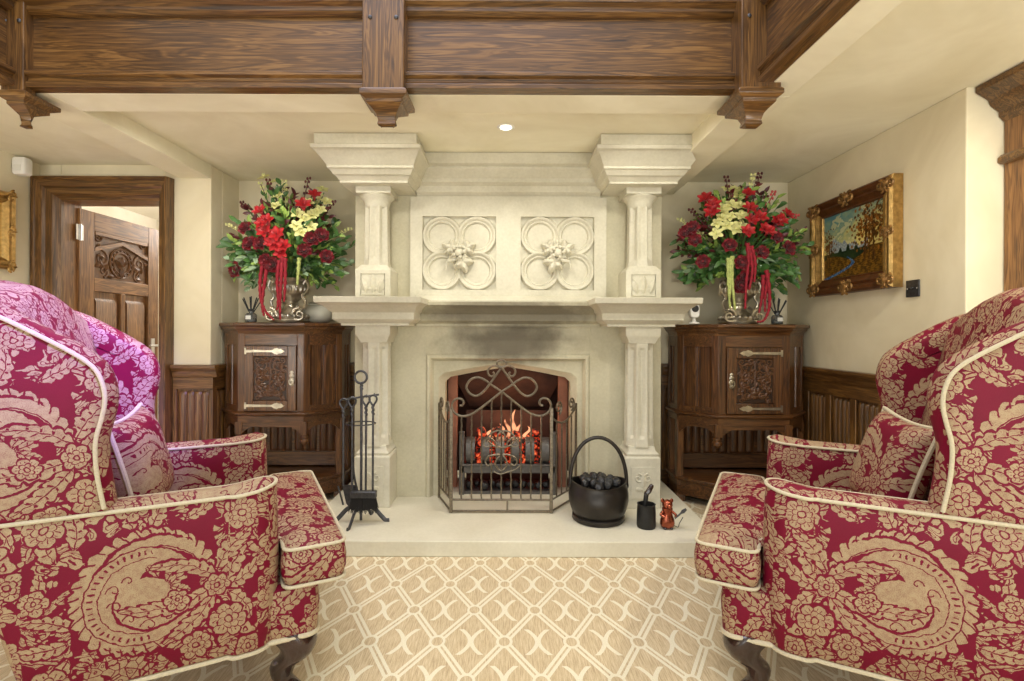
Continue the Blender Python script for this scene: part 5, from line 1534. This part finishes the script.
    tr = [last]+[[(x, y, crown((x, y))) for x, y, _ in r_] for r_ in tr]
    m.loft(tr, c0=False)
    cu = m.build('seat_cushion', 'damask', t, smooth=50, uv=(.0, .1), **kw)
    for z in (.497, .376):
        m = M(); m.tube([(p.x, p.y, z+.001) for p in offset(P, .003)], .0058, 8, True); m.build('piping', 'piping', cu, **kw)
    # legs
    for s in (1, -1):
        m = M(); base = Vector((.03, s*.40, 0)); rings = []
        for i in range(17):
            q = i/16; z = .21*(1-q)
            off_ = .035*math.sin(PI*min(1, q*1.7))-.03*max(0, (q-.45)/.55)*(1.15-q)*2+.03*max(0, (q-.8)/.2)
            rr = .050*(1-q)**.9+.021+.016*max(0, (q-.82)/.18)
            c = base+Vector((off_, s*off_*.6, z)); ring = []
            for k in range(20):
                a_ = 2*PI*k/20; w = rr*(1+.10*max(0, 1-q*2.2)*math.cos(5*a_))
                ring.append((c.x+w*math.cos(a_), c.y+w*math.sin(a_), z))
            rings.append(ring)
        m.loft(rings); m.build('front_leg', 'leg', t, smooth=60, **kw)
        m = M(); m.loft([[(x0+a, s*.38+b, z) for a, b in ((-.02, -.02), (.02, -.02), (.02, .02), (-.02, .02))] for x0, z in ((-.53, .23), (-.56, .1), (-.62, 0))]); m.build('rear_leg', 'leg', t, bevel=.004, **kw)
    return t
A1 = math.radians(27.5)
L = chair('crimson damask wing chair on the left facing right across the rug', (-.954, 2.066, 0), A1)
Rr = dup(L); Rr.location = (1.044, 2.066, 0); Rr.rotation_euler = (0, 0, PI-A1)
Rr['label'] = 'crimson damask wing chair on the right facing left across the rug'

def pillow(label, T):
    t = thing('scatter_cushion', label, 'cushion', T.to_translation())
    s = .19; n = 18; f = []; bk = []
    for sg, lst in ((1, f), (-1, bk)):
        for i in range(n+1):
            row = []
            for j in range(n+1):
                a, b = -1+2*i/n, -1+2*j/n
                pin = 1-.09*(1-a*a)*(abs(b)**3)-.0; pin2 = 1-.09*(1-b*b)*(abs(a)**3)
                th = .072*((1-a**4)*(1-b**4))**.6
                row.append(Vector((sg*th, b*s*pin, a*s*pin2)))
            lst.append(row)
    m = M(T)
    m.loft(f, closed=False); m.loft(bk, closed=False)
    o = m.build('cover', 'damask', t, smooth=80, fixn=False)
    bm = bmesh.new(); bm.from_mesh(o.data); bmesh.ops.remove_doubles(bm, verts=bm.verts, dist=.0006); bmesh.ops.recalc_face_normals(bm, faces=bm.faces); bm.to_mesh(o.data); bm.free()
    Lr = o.data.uv_layers.new(name='UVMap'); inv = T.inverted() @ wm(t)
    for p in o.data.polygons:
        for li in p.loop_indices:
            c = inv @ o.data.vertices[o.data.loops[li].vertex_index].co; Lr.data[li].uv = (c.y+.1, c.z+.07)
    ring = [f[0][j] for j in range(n)]+[f[i][n] for i in range(n)]+[f[n][n-j] for j in range(n)]+[f[n-i][0] for i in range(n)]
    m = M(T); m.tube(ring, .008, 7, True); m.build('piping', 'piping', t)
    return t
def pil_T(ch, x, y, z, yaw, lean, roll):
    return ch.matrix_basis @ Matrix.Translation((x, y, z)) @ Matrix.Rotation(yaw, 4, 'Z') @ Matrix.Rotation(lean, 4, 'Y') @ Matrix.Rotation(roll, 4, 'X')
pillow('crimson damask scatter cushion with cream piping on the left armchair', pil_T(L, -.445, .08, .71, -.12, -.24, .06))
pillow('crimson damask scatter cushion with cream piping on the right armchair', pil_T(Rr, -.42, -.06, .71, .28, -.30, -.06))

# ------------------------------------------------------------------ lights
WARM = (1, .96, .86)
light('downlight_lamp', 'SPOT', (-.017, 2.90, ZC-.03), 22, WARM, .04, aim=(-.017, 3.1, 0), spot=130)
for x, y in ((-1.62, 2.64), (-.75, 2.64), (.75, 2.64)):  # unseen downlights added behind the beam to brighten the recesses
    downlight(x, y, {-1.62: 'round lit downlight in the left ceiling bay nearest the doorway', -.75: 'round lit downlight in the ceiling left of the fireplace', .75: 'round lit downlight in the ceiling right of the fireplace'}[x])
    light('downlight_lamp', 'SPOT', (x, y, ZC-.03), 36 if x < -1 else 18, WARM, .05, aim=(x*1.15, y+.5, 0), spot=160)
downlight(1.78, 1.66, 'round lit downlight in the right ceiling bay'); light('downlight_lamp', 'SPOT', (1.78, 1.66, ZC-.03), 50, WARM, .05, aim=(1.7, 2.2, 0), spot=160)
light('fire_glow', 'POINT', (0, 3.66, .62), 2.5, (1, .45, .22), .08)
light('next_room_lamp', 'POINT', (-2.75, 5.4, 2.3), 60, (1, .96, .92), .3)
light('gallery_skylight', 'AREA', (-.6, .6, 5.0), 130, (.82, .82, 1.0), 3.0, aim=(-.6, 1.4, 0), size_y=2.4)
light('violet_window', 'SPOT', (2.5, -1.0, 4.3), 8000, (.32, .18, 1.0), .35, aim=(-1.60, 2.0, 1.16), spot=15)
light('rear_window', 'AREA', (0, -2.1, .9), 68, (.98, 1, .96), 4.5, aim=(0, 3, 2.6), size_y=1.5)  # unseen area fill added behind the camera, no window there
light('uplighter_lamp', 'AREA', (1.9, -.4, .9), 26, (1, .97, .90), .5, aim=(1.9, .9, 3))  # unseen upward fill added to brighten the right ceiling
light('uplighter_lamp', 'AREA', (-2.75, .2, .9), 18, (1, .97, .90), .5, aim=(-2.7, 2.0, 3))  # matching added fill for the left ceiling, no lamp modelled
